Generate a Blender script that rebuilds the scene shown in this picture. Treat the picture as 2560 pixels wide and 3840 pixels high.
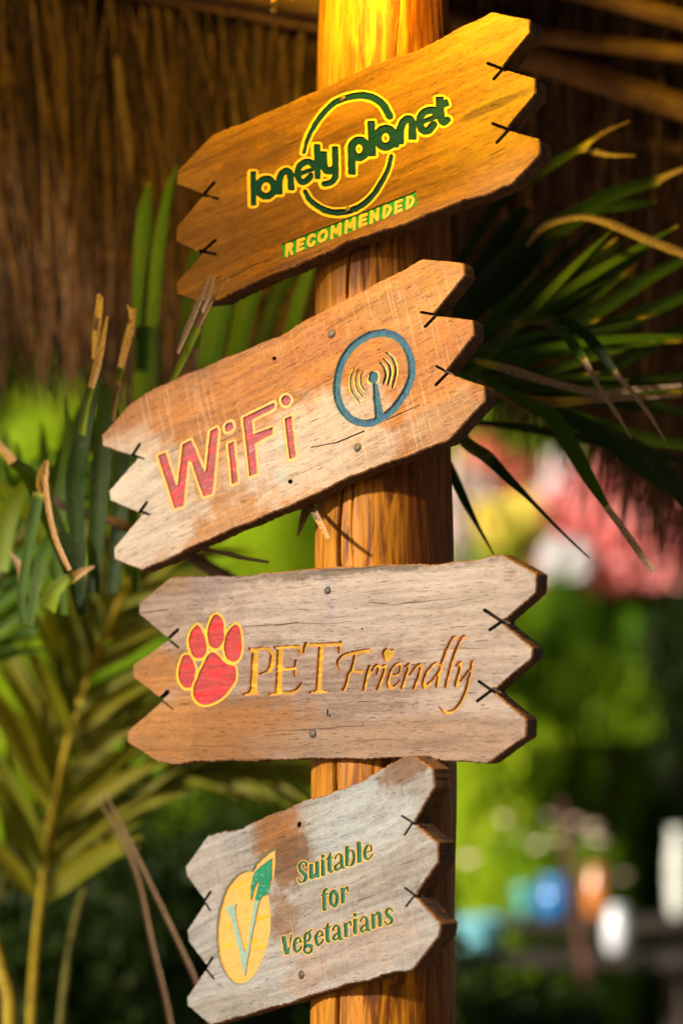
import bpy, bmesh, math, random
import numpy as np
from mathutils import Vector, Matrix, geometry

# ------------------------------------------------------------------ clear
for o in list(bpy.data.objects): bpy.data.objects.remove(o)
scene = bpy.context.scene
COL = scene.collection
random.seed(7); RNG = np.random.default_rng(7)
R = math.radians

# ------------------------------------------------------------------ camera
CAM = Vector((-0.0465, -2.72, 1.50)); PITCH = R(5.0)
cd = bpy.data.cameras.new('camera'); cam = bpy.data.objects.new('camera', cd); COL.objects.link(cam)
cam.location = CAM; cam.rotation_euler = (math.pi/2 + PITCH, 0, 0)
cd.sensor_fit = 'VERTICAL'; cd.sensor_height = 36.0; cd.lens = 85.0
cd.clip_start = 0.05; cd.clip_end = 500
cd.dof.use_dof = True; cd.dof.focus_distance = 2.62; cd.dof.aperture_fstop = 2.0
scene.camera = cam

# ------------------------------------------------------------------ sky, sun, exposure
SUN_AZ, SUN_EL = R(55), R(17)          # sun stands behind the camera, to the left
world = bpy.data.worlds.new('World'); scene.world = world; world.use_nodes = True
wn = world.node_tree; bg = wn.nodes['Background']
sk = wn.nodes.new('ShaderNodeTexSky'); sk.sky_type = 'NISHITA'; sk.sun_disc = False
sk.sun_elevation = SUN_EL; sk.sun_rotation = math.pi + SUN_AZ
wn.links.new(sk.outputs[0], bg.inputs[0]); bg.inputs[1].default_value = 0.055
sd = bpy.data.lights.new('sun', 'SUN'); sun = bpy.data.objects.new('sun', sd); COL.objects.link(sun)
sd.energy = 5.0; sd.angle = R(3.5); sd.color = (1.0, 0.87, 0.73)
sun.rotation_euler = Vector((math.sin(SUN_AZ)*math.cos(SUN_EL), math.cos(SUN_AZ)*math.cos(SUN_EL), -math.sin(SUN_EL))).to_track_quat('-Z', 'Y').to_euler()
sun.location = (-3, -4, 5)
scene.view_settings.view_transform = 'Standard'; scene.view_settings.look = 'None'
scene.view_settings.gamma = 1; scene.view_settings.exposure = 1.0
scene.render.engine = 'CYCLES'

# ------------------------------------------------------------------ helpers
K = 36.0/85.0/3840.0
def ray(px, py):                        # photograph pixel (2560 x 3840) -> direction
    u = (px-1280)*K; v = (1920-py)*K
    f = Vector((0, math.cos(PITCH), math.sin(PITCH))); up = Vector((0, -math.sin(PITCH), math.cos(PITCH)))
    return Vector((1, 0, 0))*u + up*v + f
def at(px, py, Y):                      # point of that direction on the vertical plane y = Y
    d = ray(px, py); return CAM + d*((Y-CAM.y)/d.y)
def px_size(Y): return K*(Y-CAM.y)

def mesh_obj(name, verts, faces, mats, parent=None, midx=None, smooth=False, loc=None):
    me = bpy.data.meshes.new(name); me.from_pydata([tuple(v) for v in verts], [], faces)
    if not isinstance(mats, (list, tuple)): mats = [mats]
    for m in mats: me.materials.append(m)
    if midx is not None: me.polygons.foreach_set('material_index', midx)
    if smooth: me.polygons.foreach_set('use_smooth', [True]*len(me.polygons))
    me.update()
    o = bpy.data.objects.new(name, me); COL.objects.link(o)
    if parent is not None: o.parent = parent
    if loc is not None: o.location = loc
    return o
def empty(name, loc=(0, 0, 0)):
    o = bpy.data.objects.new(name, None); COL.objects.link(o); o.location = loc; o.empty_display_size = 0.05
    return o
def tag(o, label=None, cat=None, group=None, kind=None):
    if label: o['label'] = label
    if cat: o['category'] = cat
    if group: o['group'] = group
    if kind: o['kind'] = kind
    return o
def catmull(pts, n):
    P = np.array(pts, float)
    if len(P) < 3:
        t = np.linspace(0, 1, n*(len(P)-1)+1)[:, None]; return P[0]*(1-t)+P[-1]*t
    Q = np.vstack([2*P[0]-P[1], P, 2*P[-1]-P[-2]]); out = []
    for i in range(1, len(Q)-2):
        for k in range(n):
            t = k/n; a, b, c, d = Q[i-1], Q[i], Q[i+1], Q[i+2]
            out.append(0.5*((2*b)+(c-a)*t+(2*a-5*b+4*c-d)*t*t+(3*b-a-3*c+d)*t**3))
    out.append(P[-1]); return np.array(out)

# ------------------------------------------------------------------ materials
class NT:
    def __init__(s, name):
        s.m = bpy.data.materials.new(name); s.m.use_nodes = True; s.t = s.m.node_tree
        s.b = s.t.nodes['Principled BSDF']; s.out = s.t.nodes['Material Output']
    def n(s, typ, props=None, **ins):
        x = s.t.nodes.new('ShaderNode'+typ)
        for k, v in (props or {}).items(): setattr(x, k, v)
        for k, v in ins.items():
            key = int(k[1:]) if k[0] == 'i' and k[1:].isdigit() else k.replace('_', ' ')
            s.set(x.inputs[key], v)
        return x
    def set(s, sock, v):
        if isinstance(v, bpy.types.NodeSocket): s.t.links.new(v, sock)
        elif isinstance(v, bpy.types.Node): s.t.links.new(v.outputs[0], sock)
        else:
            if sock.type == 'RGBA' and len(v) == 3: v = (*v, 1)
            sock.default_value = v
    def math(s, op, a, b=0.0, c=0.0, clamp=False):
        x = s.n('Math', dict(operation=op, use_clamp=clamp)); s.set(x.inputs[0], a); s.set(x.inputs[1], b); s.set(x.inputs[2], c); return x.outputs[0]
    def mix(s, f, a, b, mode='MIX'):
        x = s.n('Mix', dict(data_type='RGBA', blend_type=mode)); s.set(x.inputs[0], f); s.set(x.inputs[6], a); s.set(x.inputs[7], b); return x.outputs[2]
    def step(s, v, lo, hi):             # smoothstep
        x = s.n('MapRange', dict(interpolation_type='SMOOTHSTEP')); s.set(x.inputs[0], v); x.inputs[1].default_value = lo; x.inputs[2].default_value = hi
        return x.outputs[0]
    def noise(s, co, scale, detail=4, rough=0.55, dist=0.0):
        mp = s.n('Mapping'); s.set(mp.inputs[0], co); mp.inputs[3].default_value = scale
        x = s.n('TexNoise'); s.set(x.inputs['Vector'], mp.outputs[0]); x.inputs['Scale'].default_value = 1.0
        x.inputs['Detail'].default_value = detail; x.inputs['Roughness'].default_value = rough; x.inputs['Distortion'].default_value = dist
        return x.outputs[0]
    def co(s): return s.n('TexCoord').outputs['Object']
    def bump(s, h, dist, strength=1.0, normal=None):
        x = s.n('Bump'); s.set(x.inputs['Height'], h); x.inputs['Distance'].default_value = dist; x.inputs['Strength'].default_value = strength
        if normal is not None: s.set(x.inputs['Normal'], normal)
        return x.outputs[0]
    def base(s, col, rough=0.6, normal=None, spec=0.5):
        s.set(s.b.inputs['Base Color'], col); s.set(s.b.inputs['Roughness'], rough); s.b.inputs['Specular IOR Level'].default_value = spec
        if normal is not None: s.set(s.b.inputs['Normal'], normal)
        return s.m

def wood_mat(name, light, dark, blobs=(), pore=0.5, saw=0.0, rough=0.5, seed=0.0, lines=0.5, dk=.37):
    """plank: grain along local x; blobs = (x, y, rx, ry, colour, amount, raggedness) weathering and painted glare patches in metres"""
    s = NT(name); co0 = s.co(); light = tuple(k*dk for k in light); dark = tuple(k*dk for k in dark)
    blobs = [(a, b_, c_, d_, tuple(k*dk for k in e_), f_, g_) for (a, b_, c_, d_, e_, f_, g_) in blobs]
    ad = s.n('VectorMath', dict(operation='ADD')); s.set(ad.inputs[0], co0); ad.inputs[1].default_value = (seed, seed*1.7, seed*.3)
    warp = s.noise(ad.outputs[0], (5, 14, 14), 3)
    wv = s.n('CombineXYZ'); s.set(wv.inputs[1], s.math('MULTIPLY', warp, 0.022))
    cw = s.n('VectorMath', dict(operation='ADD')); s.set(cw.inputs[0], ad.outputs[0]); s.set(cw.inputs[1], wv.outputs[0]); co = cw.outputs[0]
    g1 = s.noise(co, (9, 150, 60), 6, 0.62)
    g2 = s.noise(co, (3.0, 34, 30), 4, 0.5)
    g3 = s.noise(co, (55, 800, 200), 3, 0.6)
    f = s.math('ADD', s.math('MULTIPLY', s.step(g1, .40, .62), .55), s.math('MULTIPLY', s.step(g2, .41, .60), .45))
    wy = s.n('TexWave', dict(wave_type='BANDS', bands_direction='Y')); mpw = s.n('Mapping'); s.set(mpw.inputs[0], co); mpw.inputs[3].default_value = (.16, 1, 1); s.set(wy.inputs['Vector'], mpw.outputs[0])
    wy.inputs['Scale'].default_value = 34; wy.inputs['Distortion'].default_value = 9; wy.inputs['Detail'].default_value = 3; wy.inputs['Detail Scale'].default_value = 22
    f = s.math('ADD', s.math('MULTIPLY', f, .68), s.math('MULTIPLY', wy.outputs[1], .32))
    col = s.mix(f, dark, light)
    blotch = s.noise(co0, (38, 46, 40), 6, 0.68)
    for (x, y, rx, ry, c, amt, rag) in blobs:
        mp = s.n('Mapping'); s.set(mp.inputs[0], co0); mp.inputs[1].default_value = (-x/rx, -y/ry, 0); mp.inputs[3].default_value = (1/rx, 1/ry, 0)
        ln = s.n('VectorMath', dict(operation='LENGTH')); s.set(ln.inputs[0], mp.outputs[0])
        nz = s.math('MULTIPLY', s.math('ADD', s.math('MULTIPLY', g2, .5), s.math('ADD', blotch, -.75)), rag*3)
        d = s.math('ADD', ln.outputs['Value'], nz)
        fac = s.math('MULTIPLY', s.step(d, 1.25, .55), amt)
        c2 = s.mix(f, tuple(k*.66 for k in c), tuple(min(1, k*1.12) for k in c))
        col = s.mix(fac, col, c2)
    grime = s.step(s.noise(co, (20, 70, 40), 5, .7), .48, .72); col = s.mix(s.math('MULTIPLY', grime, .34), col, tuple(k*.7 for k in dark))
    # small stains and flecks
    stain = s.step(s.noise(co0, (14, 26, 20), 5, .7), .56, .74)
    col = s.mix(s.math('MULTIPLY', stain, .38), col, tuple(k*.45 for k in dark))
    light_f = s.step(s.noise(co0, (120, 240, 100), 4, .6), .60, .78)
    col = s.mix(s.math('MULTIPLY', light_f, .30), col, tuple(min(1, k*1.5) for k in light))
    pores = s.step(g3, .61, .68)
    col = s.mix(s.math('MULTIPLY', pores, pore), col, tuple(k*.22 for k in dark))
    ln2 = s.step(s.noise(co, (4, 260, 60), 2, .5), .68, .74)
    col = s.mix(s.math('MULTIPLY', ln2, lines), col, tuple(k*.3 for k in dark))
    h = s.math('ADD', s.math('MULTIPLY', g1, .5), s.math('MULTIPLY', pores, -.9)); h = s.math('ADD', h, s.math('MULTIPLY', ln2, -.8))
    h = s.math('ADD', h, s.math('MULTIPLY', s.noise(co0, (200, 330, 200), 4, .7), .5))
    if saw > 0:
        wx = s.noise(co0, (330, 9, 20), 3, .6)
        msk = s.step(s.noise(co0, (7, 9, 9), 3, .6), .40, .60)
        k = s.math('MULTIPLY', s.math('MULTIPLY', s.step(wx, .50, .66), msk), saw)
        col = s.mix(s.math('MULTIPLY', k, .6), col, (.30, .25, .22)); h = s.math('ADD', h, s.math('MULTIPLY', k, -.7))
    nrm = s.bump(h, 0.0007, .85)
    rg = s.math('ADD', s.math('MULTIPLY', blotch, .45), rough-.10)
    return s.base(col, rg, nrm, .14)

def edge_mat(name, c1, c2):             # sawn edges of the boards
    s = NT(name); co = s.co()
    g = s.noise(co, (110, 40, 160), 5, .6); col = s.mix(s.step(g, .35, .68), c2, c1)
    w = s.n('TexWave', dict(wave_type='BANDS', bands_direction='X')); s.set(w.inputs['Vector'], co); w.inputs['Scale'].default_value = 60
    w.inputs['Distortion'].default_value = 5; w.inputs['Detail'].default_value = 3
    h = s.math('ADD', s.math('MULTIPLY', w.outputs[1], .5), s.math('MULTIPLY', g, 1.2))
    return s.base(col, .75, s.bump(h, .0012, .8), .3)

def paint_mat(name, c, worn=(.5, .4, .32), wear=.25, gouge=1.0, rough=.33, stripe=None, var=.3, freq=(30, 210, 60), spec=.2, sfreq=(16, 120, 40), slo=.54):
    """glossy paint in a carved hollow, gouge marks along x"""
    s = NT(name); co = s.co(); c = tuple(k*.50 for k in c); worn = tuple(k*.45 for k in worn)
    g = s.noise(co, freq, 4, .55, .3); b = s.noise(co, (90, 110, 90), 5, .65)
    col = s.mix(s.math('MULTIPLY', s.step(b, .35, .7), var), c, tuple(k*.55 for k in c))
    if stripe: col = s.mix(s.step(s.noise(co, sfreq, 3, .5, .8), slo, slo+.05), col, stripe)
    if wear: col = s.mix(s.math('MULTIPLY', s.step(s.noise(co, (150, 330, 150), 5, .7), .56, .70), wear), col, worn)
    h = s.math('ADD', s.math('MULTIPLY', g, gouge), s.math('MULTIPLY', b, .35))
    return s.base(col, rough, s.bump(h, .0016, .9), spec)

def simple_mat(name, c, rough=.6, var=.25, sc=60, spec=.4, c2=None, metal=0.0):
    s = NT(name); co = s.co(); b = s.noise(co, (sc, sc, sc), 5, .65)
    col = s.mix(s.step(b, .3, .72), c, c2 or tuple(k*(1-var) for k in c)); s.b.inputs['Metallic'].default_value = metal
    return s.base(col, rough, s.bump(b, .001, .5), spec)

def leaf_mat(name, c, dry=(.30, .17, .07), trans=.35, rough=.42, veins=True):
    """palm leaf: attribute 'dry' 0 green .. 1 dead; uv.x across the blade"""
    s = NT(name); a = s.n('Attribute', dict(attribute_name='dry')).outputs['Fac']
    uv = s.n('UVMap').outputs[0]
    str_ = s.noise(uv, (26, .8, 1), 4, .65); co = s.co(); b = s.noise(co, (40, 40, 40), 4, .6)
    oi = s.n('ObjectInfo').outputs['Random']
    green = s.mix(s.math('MULTIPLY', s.step(str_, .3, .7), .5), c, tuple(k*.5 for k in c))
    green = s.mix(s.math('MULTIPLY', oi, .5), green, (c[0]*1.9, c[1]*1.15, c[2]*.6))
    d = s.math('ADD', a, s.math('MULTIPLY', s.math('ADD', b, -.5), .35))
    dcol = s.mix(s.step(s.noise(uv, (5, 26, 1), 4, .7), .42, .62), dry, tuple(k*.38 for k in dry))
    col = s.mix(s.step(d, .25, .45), green, (.42, .32, .035)); col = s.mix(s.step(d, .48, .62), col, dcol)
    spt = s.step(s.noise(co, (150, 150, 150), 3, .6), .64, .72); col = s.mix(s.math('MULTIPLY', spt, .55), col, (.20, .13, .03))
    s.base(col, rough, s.bump(str_, .0016, .7), .2)
    tr = s.n('BsdfTranslucent'); s.set(tr.inputs[0], col)
    mx = s.n('MixShader'); mx.inputs[0].default_value = trans; s.set(mx.inputs[1], s.b.outputs[0]); s.set(mx.inputs[2], tr.outputs[0]); s.set(s.out.inputs[0], mx.outputs[0])
    return s.m
def foliage_mat(name, c, c2, trans=.4):
    s = NT(name); co = s.co(); b = s.noise(co, (5, 5, 5), 3, .6); i = s.noise(co, (60, 60, 60), 2, .5)
    col = s.mix(s.step(b, .35, .65), c, c2); col = s.mix(s.math('MULTIPLY', s.step(i, .4, .7), .5), col, tuple(min(1, k*1.6) for k in c2))
    s.base(col, .45, None, .12)
    tr = s.n('BsdfTranslucent'); s.set(tr.inputs[0], col)
    mx = s.n('MixShader'); mx.inputs[0].default_value = trans; s.set(mx.inputs[1], s.b.outputs[0]); s.set(mx.inputs[2], tr.outputs[0]); s.set(s.out.inputs[0], mx.outputs[0])
    return s.m

# ------------------------------------------------------------------ ground
M_soil = simple_mat('soil', (.30, .21, .115), .9, .6, 6, .2, (.18, .13, .06))
gx, gy = 60, 70
gv = [(x*1.6-48, y*1.6-12, 0.06*math.sin(x*1.3+y*.7)*math.sin(y*.9) - .06) for y in range(gy) for x in range(gx)]
gf = [(y*gx+x, y*gx+x+1, (y+1)*gx+x+1, (y+1)*gx+x) for y in range(gy-1) for x in range(gx-1)]
tag(mesh_obj('ground', gv, gf, M_soil, smooth=True), kind='structure')

# ------------------------------------------------------------------ the log post
def post_mat():
    s = NT('post_wood'); co = s.co()
    w = s.noise(co, (14, 14, 3), 3); g = s.noise(co, (190, 190, 6), 6, .62, .2); g2 = s.noise(co, (75, 75, 11), 5, .6, .9); b = s.noise(co, (14, 14, 7), 4, .6)
    col = s.mix(s.step(g2, .38, .62), (.085, .021, .0008), (.30, .112, .005))
    col = s.mix(s.math('MULTIPLY', s.step(g, .50, .72), .6), col, (.08, .025, .003))
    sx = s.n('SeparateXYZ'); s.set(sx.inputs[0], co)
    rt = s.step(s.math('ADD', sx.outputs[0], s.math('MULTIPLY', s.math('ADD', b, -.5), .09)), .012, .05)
    col = s.mix(s.math('MULTIPLY', rt, .75), col, s.mix(s.step(g, .4, .65), (.13, .032, .002), (.055, .012, .001)))   # right side painted redder and darker, in place of shade
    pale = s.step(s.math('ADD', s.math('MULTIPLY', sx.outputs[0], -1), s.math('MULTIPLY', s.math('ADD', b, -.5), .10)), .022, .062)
    col = s.mix(s.math('MULTIPLY', pale, .55), col, s.mix(s.step(g, .35, .7), (.32, .145, .018), (.18, .064, .004)))  # left side painted paler, as the lit side
    for (kx, kz, kr) in ((.030, 1.775, .006), (-.012, 1.205, .007), (-.02, 2.04, .006)):
        mk = s.n('Mapping'); s.set(mk.inputs[0], co); mk.inputs[1].default_value = (-kx/kr, 0, -kz/kr*.7); mk.inputs[3].default_value = (1/kr, 0, .7/kr); lk = s.n('VectorMath', dict(operation='LENGTH')); s.set(lk.inputs[0], mk.outputs[0])
        col = s.mix(s.math('MULTIPLY', s.step(s.math('ADD', lk.outputs['Value'], s.math('MULTIPLY', g, .8)), 1.5, .6), .75), col, (.045, .016, .005))
    fl = s.step(s.noise(co, (150, 150, 26), 3, .6), .66, .72); col = s.mix(s.math('MULTIPLY', fl, .7), col, (.07, .03, .01))
    h = s.math('ADD', g, s.math('MULTIPLY', fl, -.6))
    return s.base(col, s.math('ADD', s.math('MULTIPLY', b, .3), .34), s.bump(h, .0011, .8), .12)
M_post = post_mat()
def post_R(z): return .0785 + (1.55-z)*.0048 + .0012*math.sin(z*9.1+1) + .0009*math.sin(z*23)
def post_C(z): return Vector((.0005 + .0035*max(0, z-1.6) + .0012*math.sin(z*5), .0008*math.sin(z*6+2), z))
CRACKS = [  # azimuth (deg, 0 = toward camera, + = right), z0, z1, half width (rad), depth, wobble
    (-42, 1.30, 1.86, .030, .015, 2.2), (-37.5, 1.62, 1.73, .014, .006, 2.0), (-27, 1.63, 1.96, .012, .0035, 2.0), (-38, .6, 1.27, .028, .014, 2.5), (-33, 1.93, 2.08, .018, .007, 2.0), (12, 2.2, 2.6, .006, .003, 2)]
zs = list(np.linspace(-.35, 1.05, 18)) + list(np.linspace(1.06, 2.42, 230)) + list(np.linspace(2.46, 3.45, 14))
NA = 330
az = np.concatenate([np.linspace(-85, 85, 250), np.linspace(87, 273, NA-250)])
pv = []; rr = np.random.default_rng(3)
ph = rr.uniform(0, 6.28, 12)
for z in zs:
    c = post_C(z); Rz = post_R(z)
    for a in az:
        t = R(a); r = Rz*(1 + .006*math.sin(5*t+z*2+ph[0]) + .0025*math.sin(9*t-z*4+ph[1]) + .0009*math.sin(23*t+z*3+ph[2]) + .0003*math.sin(61*t+ph[3]+math.sin(z*7)))
        r += .0003*math.sin(37*t+z*31)*math.sin(z*13+t*7)
        for (ca, z0, z1, hw, dp, wb) in CRACKS:
            if z0 < z < z1:
                cc = R(ca + wb*math.sin(z*14+ca) + .5*wb*math.sin(z*47)); k = abs(t-cc)/(hw*1.0)
                if k < 1.6: r -= dp*max(0, 1-k/1.6)*min(1, (z-z0)/.05, (z1-z)/.05)
        pv.append((c.x + r*math.sin(t), c.y - r*math.cos(t), z))
pf = [(i*NA+j, i*NA+(j+1) % NA, (i+1)*NA+(j+1) % NA, (i+1)*NA+j) for i in range(len(zs)-1) for j in range(NA)]
pf.append(tuple(range((len(zs)-1)*NA, len(zs)*NA)))
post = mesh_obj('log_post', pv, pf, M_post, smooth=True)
tag(post, 'thick round log post of varnished orange-brown wood with long drying cracks, carrying the signs', 'post')

# ------------------------------------------------------------------ thatched roof (palapa)
M_thatch = []
for k, (c, c2) in enumerate([((.095, .042, .013), (.042, .017, .006)), ((.14, .066, .021), (.068, .030, .010)), ((.045, .020, .007), (.02, .009, .004)), ((.21, .115, .045), (.10, .053, .02))]):
    s = NT('thatch_straw'); oi = s.n('ObjectInfo').outputs['Random']; co = s.co(); b = s.noise(co, (70, 70, 9), 4, .6)
    s.base(s.mix(s.step(b, .35, .65), c, c2), .72, None, .3); M_thatch.append(s.m)
M_beam = simple_mat('roof_pole_wood', (.20, .095, .025), .6, .5, 25, .4, (.09, .037, .01))
roof = tag(empty('thatched_roof', (0, .15, 3.3)), 'dry brown palm thatch roof on log rafters, its ragged fringe hanging behind the sign post', 'roof')
RB = Vector((0, .15, 3.3))
def fringe_z(x):
    z = 1.93 - .075*x + .035*math.sin(x*9+1) + .02*math.sin(x*23)
    if x > .05: z += .02 - .13*max(0, min(1, (x-.10)/.35)) + .05*math.exp(-((x-.26)/.06)**2)
    return z
SL = 1.73; RY = -.10; RIDGE = 3.66; EY, EZ = -.74, 2.35
def roof_pt(x, z, off=0.0):             # underside of the slope behind the post
    return Vector((x, 1.02 - (z-1.93)/SL + off, z))
def strand(start, dirv, L, w, n=4, curl=.03, rs=random):
    side = Vector((1, rs.uniform(-.6, .6), rs.uniform(-.15, .15))).normalized()
    bend = Vector((rs.gauss(0, curl), rs.gauss(0, curl*.7), 0)); V = []
    for i in range(n+1):
        t = i/n; p = start + dirv*L*t + bend*t*t*L*2; ww = w*(1-.15*t) if t < .75 else w*(1-.85*(t-.75)/.25-.11)
        V += [p-side*ww*.5, p+Vector((0, -w*.22, 0)), p+side*ww*.5]
    F = []
    for i in range(n):
        a = i*3; F += [(a, a+1, a+4, a+3), (a+1, a+2, a+5, a+4)]
    return V, F
down = Vector((0, 1/SL, -1)).normalized()
bulkV, bulkF, bulkM = [], [], []
def add_bulk(V, F, m):
    o = len(bulkV); bulkV.extend(V); bulkF.extend([tuple(i+o for i in f) for f in F]); bulkM.extend([m]*len(F))
strands = []
for i in range(9500):
    x = random.uniform(-1.5, 1.35); zb = fringe_z(x) + random.expovariate(9) + (random.uniform(-.06, .03))
    L = random.uniform(.25, .75); off = random.uniform(-.10, .02); w = random.choice([.002, .0025, .003, .004, .005, .007])
    d = (down + Vector((random.gauss(0, .13), random.uniform(-.12, .25), -.25))).normalized()
    st = roof_pt(x, zb, off) - d*L
    strands.append((off + random.uniform(0, .02), st, d, L, w))
strands.sort(key=lambda s: s[0])
vis = 0
for (off, st, d, L, w) in strands:
    m = random.choices([0, 1, 2, 3], [4, 3, 4, 1])[0]
    e = st + d*L; inside = -.62 < e.x < .62 and e.z < 2.35 and w >= .005
    if vis < 280 and inside:
        V, F = strand(Vector((0, 0, 0)), d, L, w); vis += 1
        mesh_obj('thatch_strand', V, F, M_thatch[m], roof, loc=st-RB)
    else:
        V, F = strand(st-RB, d, L, w, 3); add_bulk(V, F, m)
for i in range(900):                    # ragged unseen front eave, added and shaped to shade the upper signs
    x = random.uniform(-2.2, 2.2); L = random.uniform(.3, .6); d = Vector((random.gauss(0, .08), -1/SL*.7, -1)).normalized()
    st = Vector((x, EY, EZ + random.uniform(-.05, .10))) - d*L + Vector((0, random.uniform(-.05, .1), .03))
    V, F = strand(st-RB, d, L, random.uniform(.008, .016), 2); add_bulk(V, F, random.choice([0, 1, 2]))
tag(mesh_obj('thatch', bulkV, bulkF, M_thatch, roof, bulkM), kind='stuff')
# thick layer that carries the straw, a dark backing added to block light
def slab(name, pts, th, mat, parent, x0, x1, nx=60):
    V, F = [], []; n = len(pts)
    for side in (0, 1):
        for (y, z, ny, nz) in pts:
            for i in range(nx+1):
                x = x0+(x1-x0)*i/nx; dz = (fringe_z(x)-1.93 + .10 if (z < 2.1) else 0) + .012*math.sin(x*31+z*9)
                V.append((x-RB.x, y+ny*th*side-RB.y + .01*math.sin(x*17+z*5), z+nz*th*side+dz-RB.z))
    A = n*(nx+1)
    for j in range(n-1):
        for i in range(nx):
            a = j*(nx+1)+i; F.append((a, a+1, a+nx+2, a+nx+1)); F.append((A+a, A+a+nx+1, A+a+nx+2, A+a+1))
    for i in range(nx):
        F.append((i, A+i, A+i+1, i+1)); a = (n-1)*(nx+1)+i; F.append((a, a+1, A+a+1, A+a))
    return mesh_obj(name, V, F, mat, parent)
prof = []
for k in range(9):
    z = 1.95 + (RIDGE-1.95)*k/8; prof.append((1.06-(z-1.93)/SL, z, .5, .86))
for k in range(1, 7):
    t = k/6; prof.append((RY+(EY-RY)*t, RIDGE+(EZ-RIDGE)*t, -.5, .86))  # added front slope out of view, placed for the shadow it throws
slab('thatch_layer', prof, .10, M_thatch[2], roof, -2.2, 2.4, 60)

def tube(name, pts, rad, mat, parent=None, seg=14, loc=None, wob=.06, n=6):
    P = [Vector(p) for p in catmull(pts, n)]; rads = np.interp(np.linspace(0, 1, len(P)), np.linspace(0, 1, len(rad)), rad) if hasattr(rad, '__len__') else [rad]*len(P)
    org = Vector(loc) if loc is not None else Vector((0, 0, 0)); V, F = [], []
    for i, p in enumerate(P):
        t = (P[min(i+1, len(P)-1)]-P[max(i-1, 0)]).normalized(); a = t.orthogonal().normalized() if abs(t.z) > .9 else t.cross(Vector((0, 0, 1))).normalized(); b = t.cross(a)
        for k in range(seg):
            an = 6.2832*k/seg; r = rads[i]*(1+wob*math.sin(3*an+i*.7)+wob*.5*math.sin(5*an-i*1.3))
            V.append(p-org+a*math.cos(an)*r+b*math.sin(an)*r)
    for i in range(len(P)-1):
        for k in range(seg): F.append((i*seg+k, i*seg+(k+1) % seg, (i+1)*seg+(k+1) % seg, (i+1)*seg+k))
    F.append(tuple(range(seg))[::-1]); F.append(tuple(range((len(P)-1)*seg, len(P)*seg)))
    return mesh_obj(name, V, F, mat, parent, smooth=True, loc=(org-RB if parent is roof else org))
def pole(pa, pb, Ya, Yb, r, ext=1.0, name='roof_pole'):
    a = at(*pa, Ya); b = at(*pb, Yb); d = (b-a)
    tube(name, [a-d*ext, a, b, b+d*ext], r, M_beam, roof, loc=a)
pole((560, -40), (1230, 85), .56, .60, .017, 1.6)
pole((700, -75), (1230, 15), .50, .54, .020, 1.5)
pole((1980, 215), (2560, 400), .60, .58, .020, .35)
pole((1900, 120), (2560, 200), .52, .50, .013, .3)
pole((2060, -60), (2560, 70), .46, .46, .015, .4)
pole((2150, 480), (2560, 560), .72, .72, .010, .4)
tube('ridge_pole', [(-2.2, RY, RIDGE-.10), (0, RY, RIDGE-.12), (2.3, RY, RIDGE-.10)], .05, M_beam, roof, loc=(0, RY, RIDGE-.1))
tube('added_eave_pole', [(-2.2, EY+.10, EZ+.02), (0, EY+.10, EZ+.03), (2.3, EY+.10, EZ+.02)], .03, M_beam, roof, loc=(0, EY, EZ))  # added out of view, part of the shading front eave
for xr in (-2.0, -.95, .75, 1.9):
    tube('rafter', [(xr, RY, RIDGE-.06), (xr, .40, 2.90), (xr, .95, 1.98)], .022, M_beam, roof, loc=(xr, RY, RIDGE))
    tube('rafter', [(xr, RY, RIDGE-.06), (xr, EY+.05, EZ+.05)], .022, M_beam, roof, loc=(xr, RY, RIDGE))

# ------------------------------------------------------------------ carved sign boards
def poly_sdf(X, Y, P):
    P = np.array(P, float); d2 = np.full(X.shape, 1e12); ins = np.zeros(X.shape, bool)
    for i in range(len(P)):
        a = P[i]; b = P[(i+1) % len(P)]; e = b-a; L = (e*e).sum() or 1e-9
        t = np.clip(((X-a[0])*e[0]+(Y-a[1])*e[1])/L, 0, 1)
        d2 = np.minimum(d2, (X-a[0]-t*e[0])**2+(Y-a[1]-t*e[1])**2)
        if a[1] != b[1]:
            c = (a[1] > Y) != (b[1] > Y); ins ^= c & (X < (b[0]-a[0])*(Y-a[1])/(b[1]-a[1])+a[0])
    d = np.sqrt(d2); return np.where(ins, -d, d)
def stroke_sdf(X, Y, P, W):
    d = np.full(X.shape, 1e6)
    for i in range(len(P)-1):
        a = P[i]; e = P[i+1]-a; L = (e*e).sum() or 1e-9
        t = np.clip(((X-a[0])*e[0]+(Y-a[1])*e[1])/L, 0, 1)
        d = np.minimum(d, np.hypot(X-a[0]-t*e[0], Y-a[1]-t*e[1])-(W[i]+(W[i+1]-W[i])*t)*.5)
    return d
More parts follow.
